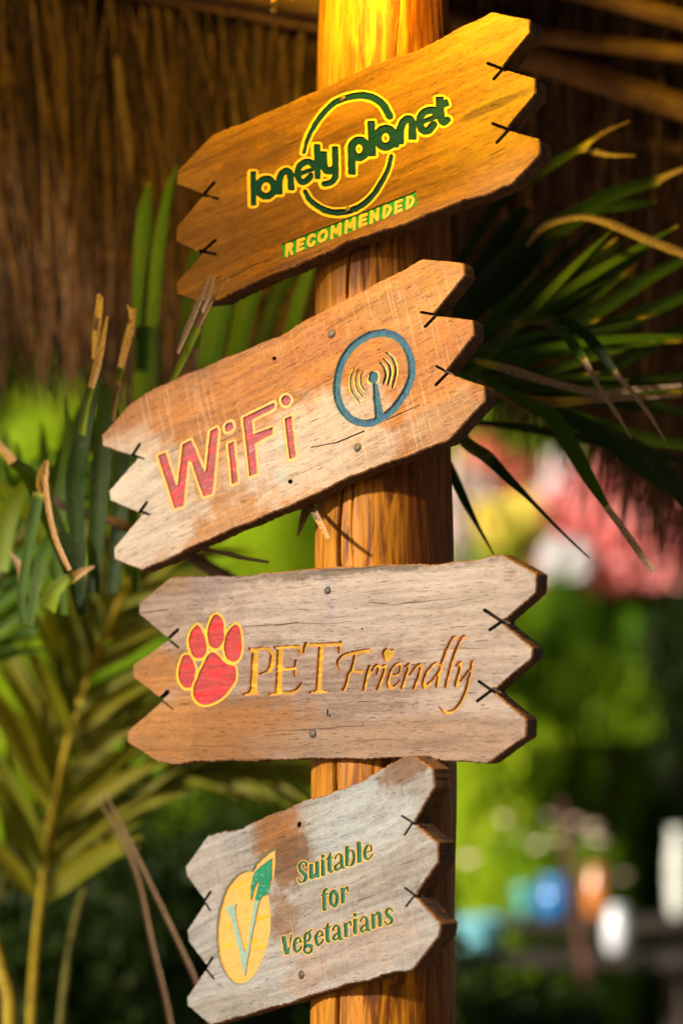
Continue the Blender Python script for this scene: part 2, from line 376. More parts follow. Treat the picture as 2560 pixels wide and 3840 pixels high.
class Tr:                               # tracing frame: zoomed crop -> photograph pixels
    def __init__(s, x0, y0, sc): s.x0, s.y0, s.s = x0, y0, sc
    def p(s, pts): return np.array(pts, float)*s.s+np.array([s.x0, s.y0])
    def poly(s, *pts): return ('P', s.p(pts))
    def spoly(s, *pts):                 # smooth closed outline
        P = np.array(pts, float); Q = catmull(np.vstack([P[-1:], P, P[:2]]), 4); return ('P', s.p(Q[4:-4]))
    def line(s, w, a, b):
        a = np.array(a, float); b = np.array(b, float); e = (b-a)/np.hypot(*(b-a)); n = np.array([-e[1], e[0]])*w/2
        return ('P', s.p([a+n, b+n, b-n, a-n]))
    def st(s, w, *pts):                 # smooth stroke, w number or list
        n = 4; Q = catmull(pts, n) if len(pts) > 2 else np.array(pts, float)
        W = np.full(len(Q), float(w)) if not hasattr(w, '__len__') else np.interp(np.linspace(0, len(w)-1, len(Q)), range(len(w)), w)
        return ('S', s.p(Q), W*s.s)
    def ring(s, w, cx, cy, rx, ry, tilt=0.0, k=28):
        t = np.linspace(0, 2*math.pi, k+1); x = rx*np.cos(t); y = ry*np.sin(t); c, d = math.cos(tilt), math.sin(tilt)
        return ('S', s.p(np.stack([cx+x*c-y*d, cy+x*d+y*c], 1)), np.full(k+1, float(w)*s.s))
    def disc(s, cx, cy, rx, ry, tilt=0.0, k=28):
        t = np.linspace(0, 2*math.pi, k, endpoint=False); x = rx*np.cos(t); y = ry*np.sin(t); c, d = math.cos(tilt), math.sin(tilt)
        return ('P', s.p(np.stack([cx+x*c-y*d, cy+x*d+y*c], 1)))

H = 1.5
def field(elems, grid, margin=26):
    x0, y0, nx, ny = grid; F = np.full((ny, nx), 50.0)
    for e in elems:
        P = e[1]; m = margin + (max(e[2]) if e[0] == 'S' else 0)
        ia, ib = int(max(0, (P[:, 0].min()-m-x0)/H)), int(min(nx, (P[:, 0].max()+m-x0)/H+2))
        ja, jb = int(max(0, (P[:, 1].min()-m-y0)/H)), int(min(ny, (P[:, 1].max()+m-y0)/H+2))
        if ib <= ia or jb <= ja: continue
        X, Y = np.meshgrid(x0+H*np.arange(ia, ib), y0+H*np.arange(ja, jb))
        d = poly_sdf(X, Y, P) if e[0] == 'P' else stroke_sdf(X, Y, P, e[2])
        F[ja:jb, ia:ib] = np.minimum(F[ja:jb, ia:ib], d)
    return F
def contours(F, grid):
    x0, y0, nx, ny = grid; G = np.where(np.abs(F) < 1e-4, 1e-4, F); S = G < 0; seg = {}
    c = S[:-1, :-1].astype(int)+S[:-1, 1:]*2+S[1:, 1:]*4+S[1:, :-1]*8
    def ex(j, i): return ('h', j, i)
    def ey(j, i): return ('v', j, i)
    T = {1: [(3, 0)], 2: [(0, 1)], 3: [(3, 1)], 4: [(1, 2)], 5: [(3, 0), (1, 2)], 6: [(0, 2)], 7: [(3, 2)], 8: [(2, 3)], 9: [(2, 0)], 10: [(0, 1), (2, 3)], 11: [(2, 1)], 12: [(1, 3)], 13: [(1, 0)], 14: [(0, 3)]}
    nxt = {}
    for j, i in zip(*np.nonzero((c > 0) & (c < 15))):
        E = [ex(j, i), ey(j, i+1), ex(j+1, i), ey(j, i)]
        for a, b in T[int(c[j, i])]:
            nxt.setdefault(E[a], []).append(E[b]); nxt.setdefault(E[b], []).append(E[a])
    def pos(e):
        k, j, i = e
        if k == 'h': t = G[j, i]/(G[j, i]-G[j, i+1]); return (x0+H*(i+t), y0+H*j)
        t = G[j, i]/(G[j, i]-G[j+1, i]); return (x0+H*i, y0+H*(j+t))
    seen = set(); loops = []
    for s0 in nxt:
        if s0 in seen: continue
        loop = [s0]; seen.add(s0); cur = s0
        while True:
            c2 = [k for k in nxt[cur] if k not in seen]
            if not c2: break
            cur = c2[0]; seen.add(cur); loop.append(cur)
        if len(loop) > 5: loops.append(simplify(np.array([pos(e) for e in loop]), .32))
    return loops
def simplify(P, tol):                   # greedy closed-loop simplification
    out = [0]; i = 0; n = len(P)
    while i < n-1:
        j = i+2; best = i+1
        while j < n and j-i < 60:
            a, b = P[i], P[j]; e = b-a; L = np.hypot(*e)
            q = P[i+1:j]-a; d = np.abs(q[:, 0]*e[1]-q[:, 1]*e[0])/(L or 1)
            if d.max() > tol: break
            best = j; j += 1
        i = best; out.append(i)
    if len(out) > 3 and np.hypot(*(P[out[-1]]-P[0])) < .6: out.pop()
    return P[out]
def sample(F, grid, X, Y):
    x0, y0, nx, ny = grid; u = np.clip((X-x0)/H, 0, nx-1.001); v = np.clip((Y-y0)/H, 0, ny-1.001); i = u.astype(int); j = v.astype(int); u -= i; v -= j
    return F[j, i]*(1-u)*(1-v)+F[j, i+1]*u*(1-v)+F[j+1, i]*(1-u)*v+F[j+1, i+1]*u*v

M_edge = edge_mat('sawn_edge', (.085, .034, .011), (.028, .012, .005))  # edges toned darker to deepen the shade on unlit ends
M_bevel = edge_mat('board_bevel', (.15, .066, .024), (.07, .03, .011))
M_cut = simple_mat('saw_cut', (.035, .02, .012), .9)
M_nail = simple_mat('nail_head', (.055, .045, .034), .55, .5, 300, .3, (.03, .018, .011), .0)

def sign(name, label, tr, top, right, bottom, left, kerfs, holes, layers, theta, phi, th, zc, wood, nails, rough_px=(2.6, 1.1), splits=9):
    """layers: list of (part name, elements, offset px, depth m, material) - first match wins"""
    rs = np.random.default_rng(int(theta*100)+len(top)); segs = []
    for pts, amp in ((top, rough_px[0]), (right, rough_px[1]), (bottom, rough_px[0]), (left, rough_px[1])):
        segs.append((tr.p(pts), amp))
    ring = []
    for k, (P, amp) in enumerate(segs):
        Q = np.vstack([P, segs[(k+1) % 4][0][:1]])
        for a, b in zip(Q[:-1], Q[1:]):
            L = np.hypot(*(b-a)); n = max(1, int(L/7)); nn = np.array([-(b-a)[1], (b-a)[0]])/(L or 1)
            for i in range(n):
                j = rs.normal(0, amp*.45) + amp*.7*math.sin((a[0]+(b-a)[0]*i/n)*.043+k) if i else 0
                ring.append(a+(b-a)*i/n+nn*j)
    ring = np.array(ring)
    # board frame
    n = Vector((-math.sin(theta)*math.cos(phi), -math.cos(theta)*math.cos(phi), math.sin(phi))); r0 = Vector((math.cos(theta), -math.sin(theta), 0)); w0 = n.cross(r0)
    O = post_C(zc) + n*(post_R(zc)+th-.0015)
    def loc0(px, py):
        d = ray(px, py); t = (O-CAM).dot(n)/d.dot(n); q = CAM+d*t-O; return q.dot(r0), q.dot(w0)
    pl = np.mean([loc0(*p) for p in segs[3][0]], 0); pr = np.mean([loc0(*p) for p in segs[1][0]], 0)
    rho = math.atan2(pr[1]-pl[1], pr[0]-pl[0]); cx, cy = (pl+pr)/2
    r = r0*math.cos(rho)+w0*math.sin(rho); w = n.cross(r); O2 = O+r0*cx+w0*cy
    def loc(px, py):
        d = ray(px, py); t = (O2-CAM).dot(n)/d.dot(n); q = CAM+d*t-O2; return q.dot(r), q.dot(w)
    root = empty(name); root.matrix_world = Matrix(((r.x, w.x, n.x, O2.x), (r.y, w.y, n.y, O2.y), (r.z, w.z, n.z, O2.z), (0, 0, 0, 1)))
    tag(root, label, 'sign')
    wood = wood(loc)
    # fields and contours
    x0, y0 = ring.min(0)-12; x1, y1 = ring.max(0)+12; grid = (x0, y0, int((x1-x0)/H)+2, int((y1-y0)/H)+2)
    lay = list(layers)
    cut = [tr.st(w_*(1.45 if w_ > 5.5 else 1), a, b) for (w_, a, b) in kerfs]; hol = [tr.disc(*h) for h in holes]
    ca, cb = segs[3][0].mean(0), segs[1][0].mean(0); dv = (cb-ca)/np.hypot(*(cb-ca)); hv = ring[:, 1].max()-ring[:, 1].min()
    for k in range(splits):             # drying splits along the grain
        t = rs.uniform(.03, .97); q0 = ca+(cb-ca)*t+np.array([0, 1])*rs.uniform(-.16, .16)*hv*1.2; Lq = rs.uniform(25, 95)
        mid = q0+dv*Lq*.5+np.array([0, rs.uniform(-2.5, 2.5)]); q1 = q0+dv*Lq+np.array([0, rs.uniform(-3, 3)])
        cut.append(('S', catmull([q0, mid, q1], 4), np.interp(np.linspace(0, 1, 9), [0, .4, 1], [1.2, rs.uniform(2.2, 3.4), 1.0])))
    if hol: lay.append(('hole', hol, 0, .006, None))
    lay.append(('cut', cut, 0, .011, None))
    fields = [field(l[1], grid)-l[2] for l in lay]
    gh, gw = grid[3], grid[2]; small = rs.normal(0, 1, (gh//6+3, gw//6+3)); yy, xx = np.arange(gh)/6, np.arange(gw)/6; yi, xi = yy.astype(int), xx.astype(int); fy, fx = (yy-yi)[:, None], (xx-xi)[None]
    wob = small[yi][:, xi]*(1-fy)*(1-fx)+small[yi+1][:, xi]*fy*(1-fx)+small[yi][:, xi+1]*(1-fy)*fx+small[yi+1][:, xi+1]*fy*fx
    fields = [F+wob*(.75 if lay[k][4] is not None else .25) for k, F in enumerate(fields)]        # hand-cut edges wander
    V = [Vector(p) for p in ring]; E = [(i, (i+1) % len(ring)) for i in range(len(ring))]
    for F in fields:
        for lp in contours(F, grid):
            o = len(V); V += [Vector(p) for p in lp]; E += [(o+i, o+(i+1) % len(lp)) for i in range(len(lp))]
    ov, oe, of, *_ = geometry.delaunay_2d_cdt(V, E, [], 0, 1e-5, False)
    P = np.array([tuple(v) for v in ov]); T = np.array([f for f in of if len(f) == 3])
    C = P[T].mean(1); inside = poly_sdf(C[:, 0], C[:, 1], ring) < 0; T = T[inside]; C = C[inside]
    cls = np.full(len(T), -1); 
    for k in range(len(lay)-1, -1, -1): cls[sample(fields[k], grid, C[:, 0], C[:, 1]) < 0] = k
    ar = np.cross(P[T[:, 1]]-P[T[:, 0]], P[T[:, 2]]-P[T[:, 0]]); T[ar > 0] = T[ar > 0][:, ::-1]      # pixel y points down
    L2 = np.array([loc(*p) for p in P]); depth = np.array([l[3] for l in lay]+[0.0])
    edges = {}
    for ti, t in enumerate(T):
        for a, b in ((t[0], t[1]), (t[1], t[2]), (t[2], t[0])): edges.setdefault((min(a, b), max(a, b)), []).append((ti, a, b))
    # connected pieces of each painted layer
    comp = np.full(len(T), -1); nc = 0; adj = [[] for _ in T]
    for k, l in edges.items():
        if len(l) == 2 and cls[l[0][0]] == cls[l[1][0]]: adj[l[0][0]].append(l[1][0]); adj[l[1][0]].append(l[0][0])
    for i in range(len(T)):
        if comp[i] >= 0: continue
        stck = [i]; comp[i] = nc
        while stck:
            k = stck.pop()
            for q in adj[k]:
                if comp[q] < 0: comp[q] = nc; stck.append(q)
        nc += 1
    meshes = {}
    def bucket(ti):
        c = cls[ti]
        key = 'board' if c < 0 or lay[c][4] is None else (c, comp[ti])
        return meshes.setdefault(key, dict(v=[], f=[], m=[], ix={}))
    def vert(b, vi, z, off=None):
        k = (int(vi), round(z, 6), off is not None)
        if k not in b['ix']:
            x, y = L2[vi] if off is None else L2[vi]+off
            b['ix'][k] = len(b['v']); b['v'].append((x, y, z))
        return b['ix'][k]
    for ti, t in enumerate(T):
        b = bucket(ti); z = -depth[cls[ti]]; mi = 0
        if cls[ti] >= 0 and lay[cls[ti]][4] is None: mi = 3
        b['f'].append(tuple(vert(b, v, z) for v in t)); b['m'].append(mi)
    bnd = {}; bedges = []
    for k, l in edges.items():
        if len(l) == 2:
            (t1, a, b_), (t2, _, _) = l; d1, d2 = depth[cls[t1]], depth[cls[t2]]
            if abs(d1-d2) > 1e-7:
                if d1 > d2: t1, t2, d1, d2 = t2, t1, d2, d1; a, b_ = b_, a      # t1 shallow, t2 deep
                bk = bucket(t2); bk['f'].append((vert(bk, b_, -d1), vert(bk, a, -d1), vert(bk, a, -d2), vert(bk, b_, -d2))); bk['m'].append(3 if bk is meshes.get('board') else 0)
        else:
            t1, a, b_ = l[0]; bedges.append((t1, a, b_)); e = L2[b_]-L2[a]; nn = np.array([e[1], -e[0]])/(np.hypot(*e) or 1)
            for v in (a, b_): bnd.setdefault(int(v), []).append(nn)
    bv = .0013; offs = {}
    for v, ns in bnd.items():
        m = np.sum(ns, 0); m = m/(np.hypot(*m) or 1); offs[v] = m*bv
    bb = meshes['board']
    for (t1, a, b_) in bedges:
        z = -depth[cls[t1]]; zb = min(z, -bv*1.2)-.0002; oa, ob = offs[int(a)], offs[int(b_)]
        q = (vert(bb, a, z), vert(bb, a, zb, oa), vert(bb, b_, zb, ob), vert(bb, b_, z)); bb['f'].append(q); bb['m'].append(1)
        q = (vert(bb, a, zb, oa), vert(bb, a, -th, oa), vert(bb, b_, -th, ob), vert(bb, b_, zb, ob)); bb['f'].append(q); bb['m'].append(2)
    for t in T:
        bb['f'].append(tuple(vert(bb, v, -th, offs.get(int(v))) if int(v) in offs else vert(bb, v, -th) for v in t[::-1])); bb['m'].append(2)
    mesh_obj('board', bb['v'], bb['f'], [wood, M_bevel, M_edge, M_cut], root, bb['m'])
    for key, b in meshes.items():
        if key == 'board' or len(b['f']) < 4: continue
        mesh_obj(lay[key[0]][0], b['v'], b['f'], lay[key[0]][4], root)
    for (nx_, ny_, rad) in nails:
        q = tr.p([(nx_, ny_)])[0]; x, y = loc(*q); V2, F2 = [(0, 0, .0016)], []; sg = 14
        for kk, (rr_, zz) in enumerate(((.55, .0014), (.9, .0007), (1.0, -.0004), (.45, -.0006), (.45, -.012))):
            V2 += [(math.cos(6.2832*i/sg)*rr_*rad, math.sin(6.2832*i/sg)*rr_*rad*(1+.08*math.sin(i)), zz) for i in range(sg)]
        F2 += [(0, 1+i, 1+(i+1) % sg) for i in range(sg)]
        for kk in range(4): F2 += [(1+kk*sg+i, 1+(kk+1)*sg+i, 1+(kk+1)*sg+(i+1) % sg, 1+kk*sg+(i+1) % sg) for i in range(sg)]
        mesh_obj('nail', V2, F2, M_nail, root, smooth=True, loc=(x, y, .0002))
    return root, loc

# ---- paints
P_navy = paint_mat('navy_paint', (.0005, .032, .060), (.04, .10, .09), .22, 1.0, .6, spec=.08)
P_yel = paint_mat('yellow_paint', (.70, .42, .035), (.5, .32, .1), .15, .3, .4)
P_green = paint_mat('green_paint', (.012, .24, .02), (.2, .2, .06), .2, .4, .4)
P_gold = paint_mat('pale_yellow_paint', (.68, .40, .09), (.5, .3, .12), .25, .4, .42)
P_red = paint_mat('red_paint', (.29, .062, .076), (.54, .27, .28), .42, 1.4, .22, (.24, .022, .030), freq=(16, 190, 60))
P_rimO = paint_mat('orange_rim_paint', (.72, .36, .07), (.6, .42, .22), .3, .3, .45)
P_blue = paint_mat('blue_paint', (.004, .075, .150), (.08, .20, .26), .22, 1.0, .45, freq=(120, 120, 60), spec=.12)
P_blueD = paint_mat('dark_teal_paint', (.008, .07, .075), (.25, .36, .32), .3, .8, .3)
P_paw = paint_mat('paw_red_paint', (.40, .043, .046), (.56, .17, .16), .35, 1.3,   .30, (.33, .014, .018), freq=(20, 130, 60))
P_pawY = paint_mat('paw_yellow_paint', (.78, .46, .03), (.6, .4, .1), .15, .3, .42)
P_ochre = paint_mat('ochre_paint', (.50, .275, .017), (.72, .48, .12), .42, 1.0, .28, (.42, .20, .010), freq=(60, 260, 60))
P_pink = paint_mat('red_pink_stain', (.42, .15, .13), (.5, .38, .33), .6, .2, .6)
P_vy = paint_mat('emblem_yellow_paint', (.78, .41, .11), (.82, .54, .24), .5, 1.6, .38, (.52, .20, .006), freq=(9, 95, 60), sfreq=(9, 130, 40), slo=.58)
P_vg = paint_mat('emblem_pale_green', (.26, .42, .33), (.42, .52, .44), .5, .4, .5)
P_vl = paint_mat('emblem_leaf_green', (.012, .22, .11), (.40, .52, .46), .85, .5, .45, freq=(120, 60, 60))
P_vrim = paint_mat('emblem_green_rim', (.12, .25, .15), (.3, .36, .26), .5, .2, .5)
P_tg = paint_mat('text_green_paint', (.035, .16, .095), (.16, .33, .24), .45, .9, .42, freq=(60, 200, 60))
P_ty = paint_mat('text_yellow_rim', (.70, .42, .09), (.6, .46, .25), .35, .2, .5)

# ================================================================== sign 1 (top): recommended
T1 = Tr(640, 0, 1460/1568); A = Tr(900, 500, 420/1568); B = Tr(1270, 330, 450/1568); Cc = Tr(1040, 700, 540/1568)
words = [A.line(58, (178, 540), (184, 998)), A.ring(74, 360, 757, 112, 124, .1), A.line(68, (545, 620), (546, 845)),
         A.st(72, (545, 660), (572, 570), (640, 522), (690, 552), (706, 640)), A.line(70, (706, 600), (711, 785)),
         A.st(40, (835, 566), (1040, 488)), A.st(66, (1018, 455), (985, 408), (925, 398), (850, 432), (806, 510), (800, 600), (830, 658), (885, 680), (940, 650), (985, 592)),
         A.line(66, (1072, 160), (1080, 628)), A.st(84, (1158, 305), (1165, 430), (1200, 510), (1260, 520), (1325, 490)), A.line(84, (1157, 260), (1160, 330)),
         A.line(66, (1322, 190), (1332, 560)), A.st([66, 66, 64, 60, 56], (1332, 540), (1325, 615), (1280, 672), (1225, 700), (1172, 705)),
         B.line(78, (160, 790), (166, 1120)), B.ring(84, 258, 793, 97, 112, .1), B.line(74, (416, 438), (436, 880)), B.ring(88, 607, 648, 106, 118, .1),
         B.line(70, (728, 580), (735, 765)), B.line(76, (790, 540), (798, 722)), B.st(78, (790, 560), (830, 455), (895, 402), (946, 432), (958, 520)), B.line(80, (957, 500), (957, 664)),
         B.st(44, (1070, 446), (1290, 364)), B.st(74, (1265, 335), (1240, 292), (1180, 287), (1110, 312), (1062, 380), (1048, 460), (1072, 528), (1120, 562), (1180, 542), (1232, 472)),
         B.line(84, (1310, 122), (1322, 330)), B.st([84, 84, 80, 66], (1322, 320), (1330, 400), (1360, 440), (1415, 415)), B.line(70, (1290, 232), (1415, 188))]
arcs = [T1.st([14, 16, 19, 22, 25, 27, 28, 28], (535, 612), (556, 545), (600, 472), (660, 412), (735, 386), (800, 388), (850, 418), (880, 468)),
        T1.st([18, 20, 22, 24, 24, 24, 22, 20, 18, 16, 14], (540, 772), (558, 803), (592, 832), (640, 852), (700, 853), (760, 830), (810, 788), (848, 730), (873, 680), (886, 628))]
GL = {'R': [((.14, 0), (.14, 1)), ((.14, .92), (.55, .95), (.80, .78), (.6, .55), (.2, .52)), ((.5, .5), (.88, 0))],
      'E': [((.16, 0), (.16, 1)), ((.16, .93), (.92, .93)), ((.16, .5), (.82, .5)), ((.16, .07), (.95, .07))],
      'C': [((.92, .78), (.7, .95), (.35, .9), (.12, .5), (.35, .1), (.7, .05), (.95, .24))],
      'O': [((.5, .95), (.16, .82), (.08, .5), (.2, .15), (.5, .05), (.82, .18), (.92, .5), (.84, .85), (.5, .95))],
      'M': [((.1, 0), (.14, 1)), ((.14, .98), (.5, .3)), ((.5, .3), (.86, .98)), ((.86, 1), (.9, 0))],
      'N': [((.14, 0), (.14, 1)), ((.14, .95), (.86, .05)), ((.86, 0), (.86, 1))],
      'D': [((.16, 0), (.16, 1)), ((.16, .94), (.6, .9), (.9, .5), (.6, .1), (.16, .06))]}
rec = []
for ch, xa, xb in zip('RECOMMENDED', (72, 190, 303, 425, 562, 715, 868, 990, 1128, 1256, 1380), (180, 298, 418, 550, 705, 858, 978, 1112, 1246, 1364, 1496)):
    def mp(p, xa=xa, xb=xb):
        x = xa+14+(xb-xa-30)*p[0]; yb = 772-(x-70)*.3925; return (x+8*p[1], yb-14-118*p[1])
    for stn in GL[ch]:
        pts = [mp(p) for p in stn]; rec.append(Cc.st(34, *pts))
plate = [Cc.poly((50, 622), (1508, 45), (1514, 205), (57, 785))]
def W1(loc):
    q = lambda x, y: loc(*T1.p([(x, y)])[0])
    bl = [(*q(1330, 480), .09, .05, (.50, .26, .02), .6, .4), (*q(1300, 120), .07, .03, (.46, .24, .02), .5, .5), (*q(120, 900), .08, .10, (.26, .12, .05), .7, .5), (*q(330, 640), .07, .02, (.16, .065, .018), .7, .8),
          (*q(1290, 430), .05, .006, (.10, .045, .015), .8, .5), (*q(420, 880), .09, .02, (.20, .085, .022), .6, .7)]
    return wood_mat('amber_plank', (.46, .20, .014), (.135, .048, .003), bl, .5, 0, .42, .3, .45, .33)
sign('wooden_sign', 'topmost dark amber wooden sign with a ringed navy two-word name and green RECOMMENDED strip', T1,
     [(170, 545), (300, 493), (430, 436), (520, 396), (600, 362), (700, 317), (800, 268), (900, 232), (1000, 204), (1100, 147), (1200, 95), (1290, 53)],
     [(1290, 53), (1438, 82), (1440, 132), (1332, 266), (1342, 285), (1460, 320), (1462, 376), (1355, 508), (1358, 530), (1478, 565), (1480, 620), (1373, 735)],
     [(1373, 737), (1280, 775), (1200, 798), (1120, 824), (1060, 850), (1000, 874), (960, 889), (900, 913), (830, 931), (760, 955), (700, 976), (640, 1008), (560, 1044), (480, 1076), (330, 1137), (200, 1203)],
     [(200, 1205), (110, 1213), (27, 1180), (26, 1137), (128, 1026), (118, 1016), (24, 972), (26, 914), (134, 786), (134, 780), (27, 741), (30, 688)],
     [(9, (1276, 255), (1345, 282)), (9, (1300, 318), (1338, 275)), (9, (1296, 498), (1362, 522)), (9, (1312, 574), (1358, 524)),
      (9, (175, 735), (132, 785)), (8, (134, 786), (190, 800)), (9, (180, 968), (122, 1018)), (9, (118, 1010), (180, 1024))],
     [], [('letter', rec, 0, .0004, P_gold), ('name_plate', plate, 0, .0012, P_green), ('letter', words, 3.4, .0022, P_navy), ('emblem_ring', arcs, 1.0, .0022, P_navy), ('letter_outline', words, 13.5, .0007, P_yel), ('ring_outline', arcs, 10.5, .0007, P_yel)],
     R(37), R(5), .023, 2.12, W1, [(692, 397, .0042), (713, 845, .0038)])

# ================================================================== sign 2: WiFi
T2 = Tr(340, 940, 1560/1568); D = Tr(560, 1460, 570/1568); E_ = Tr(1220, 1210, 360/1568)
wifi = [D.poly((85, 680), (168, 650), (272, 985), (290, 985), (340, 565), (430, 520), (565, 845), (580, 845), (622, 430), (695, 392), (712, 420), (650, 1075), (555, 1105), (432, 745), (398, 735), (350, 1205), (258, 1228)),
        D.spoly((775, 378), (805, 345), (850, 330), (862, 362), (857, 408), (800, 440), (778, 420)), D.poly((808, 560), (868, 535), (912, 955), (848, 978)),
        D.poly((962, 290), (1285, 132), (1287, 197), (1055, 315), (1068, 460), (1270, 387), (1272, 460), (1085, 560), (1110, 865), (1030, 898)),
        D.disc(1407, 112, 50, 56), D.poly((1392, 300), (1460, 272), (1508, 690), (1440, 722))]
cl = [(950, 160), (1180, 240), (1330, 430), (1400, 650), (1402, 850), (1352, 1030), (1250, 1220), (1105, 1410), (950, 1535), (760, 1632), (600, 1640), (450, 1590), (320, 1480), (232, 1340), (186, 1150), (190, 950), (230, 750), (310, 560), (430, 400), (580, 280), (760, 190), (950, 160)]
icon = [E_.st(104, *cl), E_.poly((772, 960), (835, 960), (940, 1540), (900, 1590), (815, 1590)), E_.disc(783, 885, 80, 90)]
wR = [[(890, 650), (958, 740), (983, 850), (965, 930), (935, 1010)], [(940, 585), (1030, 680), (1060, 800), (1045, 900), (1015, 1020)], [(990, 490), (1090, 580), (1140, 720), (1140, 850), (1085, 1065)]]
wL = [[(465, 740), (420, 850), (402, 980), (432, 1130), (550, 1300)], [(535, 760), (492, 870), (490, 1010), (530, 1120), (600, 1200)], [(605, 785), (570, 880), (575, 980), (610, 1070), (670, 1130)]]
waves = [E_.st([22, 34, 34, 34, 20], *w) for w in wR+wL]
wrim = [E_.st([16, 34, 34, 34, 18], *[(x+26, y-4) for x, y in w]) for w in wR]+[E_.st([16, 28, 28, 28, 18], *[(x-22, y+4) for x, y in w]) for w in wL]
wrim += [E_.st([10, 30, 30, 30, 10], (700, 850), (672, 930), (700, 985), (755, 1010)), E_.st([12, 26, 28, 26, 12], (770, 790), (840, 795), (872, 870), (865, 930), (830, 985))]
def W2(loc):
    q = lambda x, y: loc(*T2.p([(x, y)])[0]); pale = (.66, .50, .41); org = (.50, .235, .058)  # pale patches hold weathering plus glare painted into the wood
    bl = [(*q(360, 1010), .22, .085, (.56, .30, .13), .7, .35), (*q(800, 720), .12, .050, (.74, .60, .52), .95, .4), (*q(140, 900), .085, .055, (.72, .63, .56), 1.0, .4), (*q(150, 1110), .12, .055, (.66, .57, .50), .95, .5), (*q(120, 720), .05, .03, (.62, .5, .42), .7, .5),
          (*q(900, 830), .12, .022, (.64, .52, .44), .8, .6), (*q(1330, 640), .06, .03, (.56, .34, .17), .6, .6), (*q(130, 610), .06, .028, (.32, .12, .022), .9, .3), (*q(450, 470), .16, .018, (.42, .17, .03), .7, .5),
          (*q(1240, 130), .10, .05, (.50, .25, .06), .7, .4), (*q(720, 850), .014, .010, (.62, .64, .60), .9, .8), (*q(715, 730), .009, .016, (.7, .66, .6), .8, .5)]
    return wood_mat('orange_plank', (.58, .235, .032), (.27, .082, .008), bl, .45, .4, .42, 1.7, .3, .325)
sign('wooden_sign', 'orange-brown wooden sign with red WiFi lettering and a blue ringed antenna emblem', T2,
     [(155, 575), (250, 517), (400, 452), (560, 386), (720, 320), (820, 258), (900, 217), (1000, 166), (1110, 110), (1250, 35)],
     [(1250, 35), (1400, 50), (1405, 90), (1290, 236), (1298, 250), (1436, 265), (1440, 318), (1335, 450), (1342, 466), (1477, 514), (1481, 566), (1350, 706)],
     [(1350, 708), (1285, 734), (1200, 768), (1050, 820), (930, 870), (850, 913), (700, 978), (560, 1034), (400, 1104), (290, 1160), (195, 1200)],
     [(195, 1201), (92, 1160), (90, 1122), (192, 1000), (188, 986), (76, 940), (72, 906), (178, 786), (170, 772), (48, 735), (45, 696)],
     [(7, (1245, 232), (1310, 243)), (8, (1260, 286), (1302, 243)), (7, (1303, 436), (1352, 462)), (8, (1300, 506), (1347, 458)), (8, (185, 730), (152, 780)), (7, (160, 770), (200, 784)), (8, (212, 948), (178, 996)), (7, (186, 982), (222, 994)),
      (4, (830, 742), (930, 722)), (5, (930, 722), (1030, 680)), (3, (1110, 640), (1240, 580))],
     [(692, 406, 8, 8), (752, 870, 9, 9)],
     [('letter', wifi, 0, .0026, P_red), ('letter_outline', wifi, 9.5, .0006, P_rimO), ('signal_wave', waves, 0, .0026, P_blueD), ('wave_outline', wrim, 0, .0008, P_pawY), ('antenna_emblem', icon, 0, .0024, P_blue), ('emblem_outline', icon, 2.6, .0008, P_blueD)],
     R(35), R(5), .021, 1.905, W2, [(908, 313, .0052), (1006, 742, .0050)], (2.2, 1.0), 6)

# ================================================================== sign 3: PET Friendly
T3 = Tr(440, 2040, 1660/1568); F_ = Tr(640, 2280, 660/1568); G_ = Tr(1240, 2360, 560/1568)
paw = [F_.spoly((240, 150), (270, 185), (297, 250), (318, 330), (313, 400), (280, 440), (235, 450), (195, 430), (170, 370), (156, 290), (170, 220), (205, 170)),
       F_.spoly((375, 70), (410, 55), (440, 75), (462, 110), (470, 200), (476, 260), (455, 320), (420, 358), (385, 360), (345, 335), (327, 270), (322, 200), (345, 130)),
       F_.spoly((530, 180), (570, 145), (605, 165), (622, 220), (630, 300), (627, 390), (608, 450), (570, 478), (520, 468), (484, 430), (470, 350), (482, 260), (503, 210)),
       F_.spoly((110, 425), (155, 415), (185, 450), (210, 510), (219, 570), (203, 640), (178, 703), (130, 710), (95, 685), (70, 630), (65, 560), (85, 480)),
       F_.spoly((375, 392), (420, 420), (460, 470), (510, 505), (560, 515), (580, 550), (575, 640), (540, 700), (480, 780), (400, 835), (330, 860), (270, 855), (225, 830), (197, 770), (202, 690), (237, 620), (255, 560), (292, 490), (332, 412))]
pet = [F_.poly((692, 352), (780, 356), (778, 380), (766, 735), (772, 748), (792, 768), (640, 778), (640, 764), (690, 745), (697, 730), (722, 395), (692, 374)),
       F_.st([22, 26, 38, 48, 46, 30, 8], (770, 364), (845, 360), (895, 395), (902, 460), (888, 530), (850, 568), (790, 588)),
       F_.line(56, (972, 350), (955, 760)), F_.line(22, (922, 352), (1150, 340)), F_.st([22, 40, 30, 10], (1090, 344), (1140, 352), (1150, 385), (1152, 418)), F_.line(22, (985, 546), (1105, 534)), F_.st([18, 24, 24, 16], (1112, 465), (1106, 510), (1103, 560), (1100, 608)),
       F_.st([14, 26, 28, 36, 10], (872, 770), (960, 760), (1060, 753), (1120, 732), (1162, 664)),
       F_.line(50, (1338, 340), (1310, 745)), F_.line(20, (1228, 752), (1385, 744)), F_.line(28, (1195, 332), (1515, 318)), F_.st([30, 24, 12], (1203, 318), (1188, 360), (1175, 402)), F_.st([16, 34, 24, 12], (1512, 298), (1505, 330), (1498, 370), (1494, 402)),
       F_.poly((1262, 745), (1290, 720), (1335, 720), (1352, 742))]
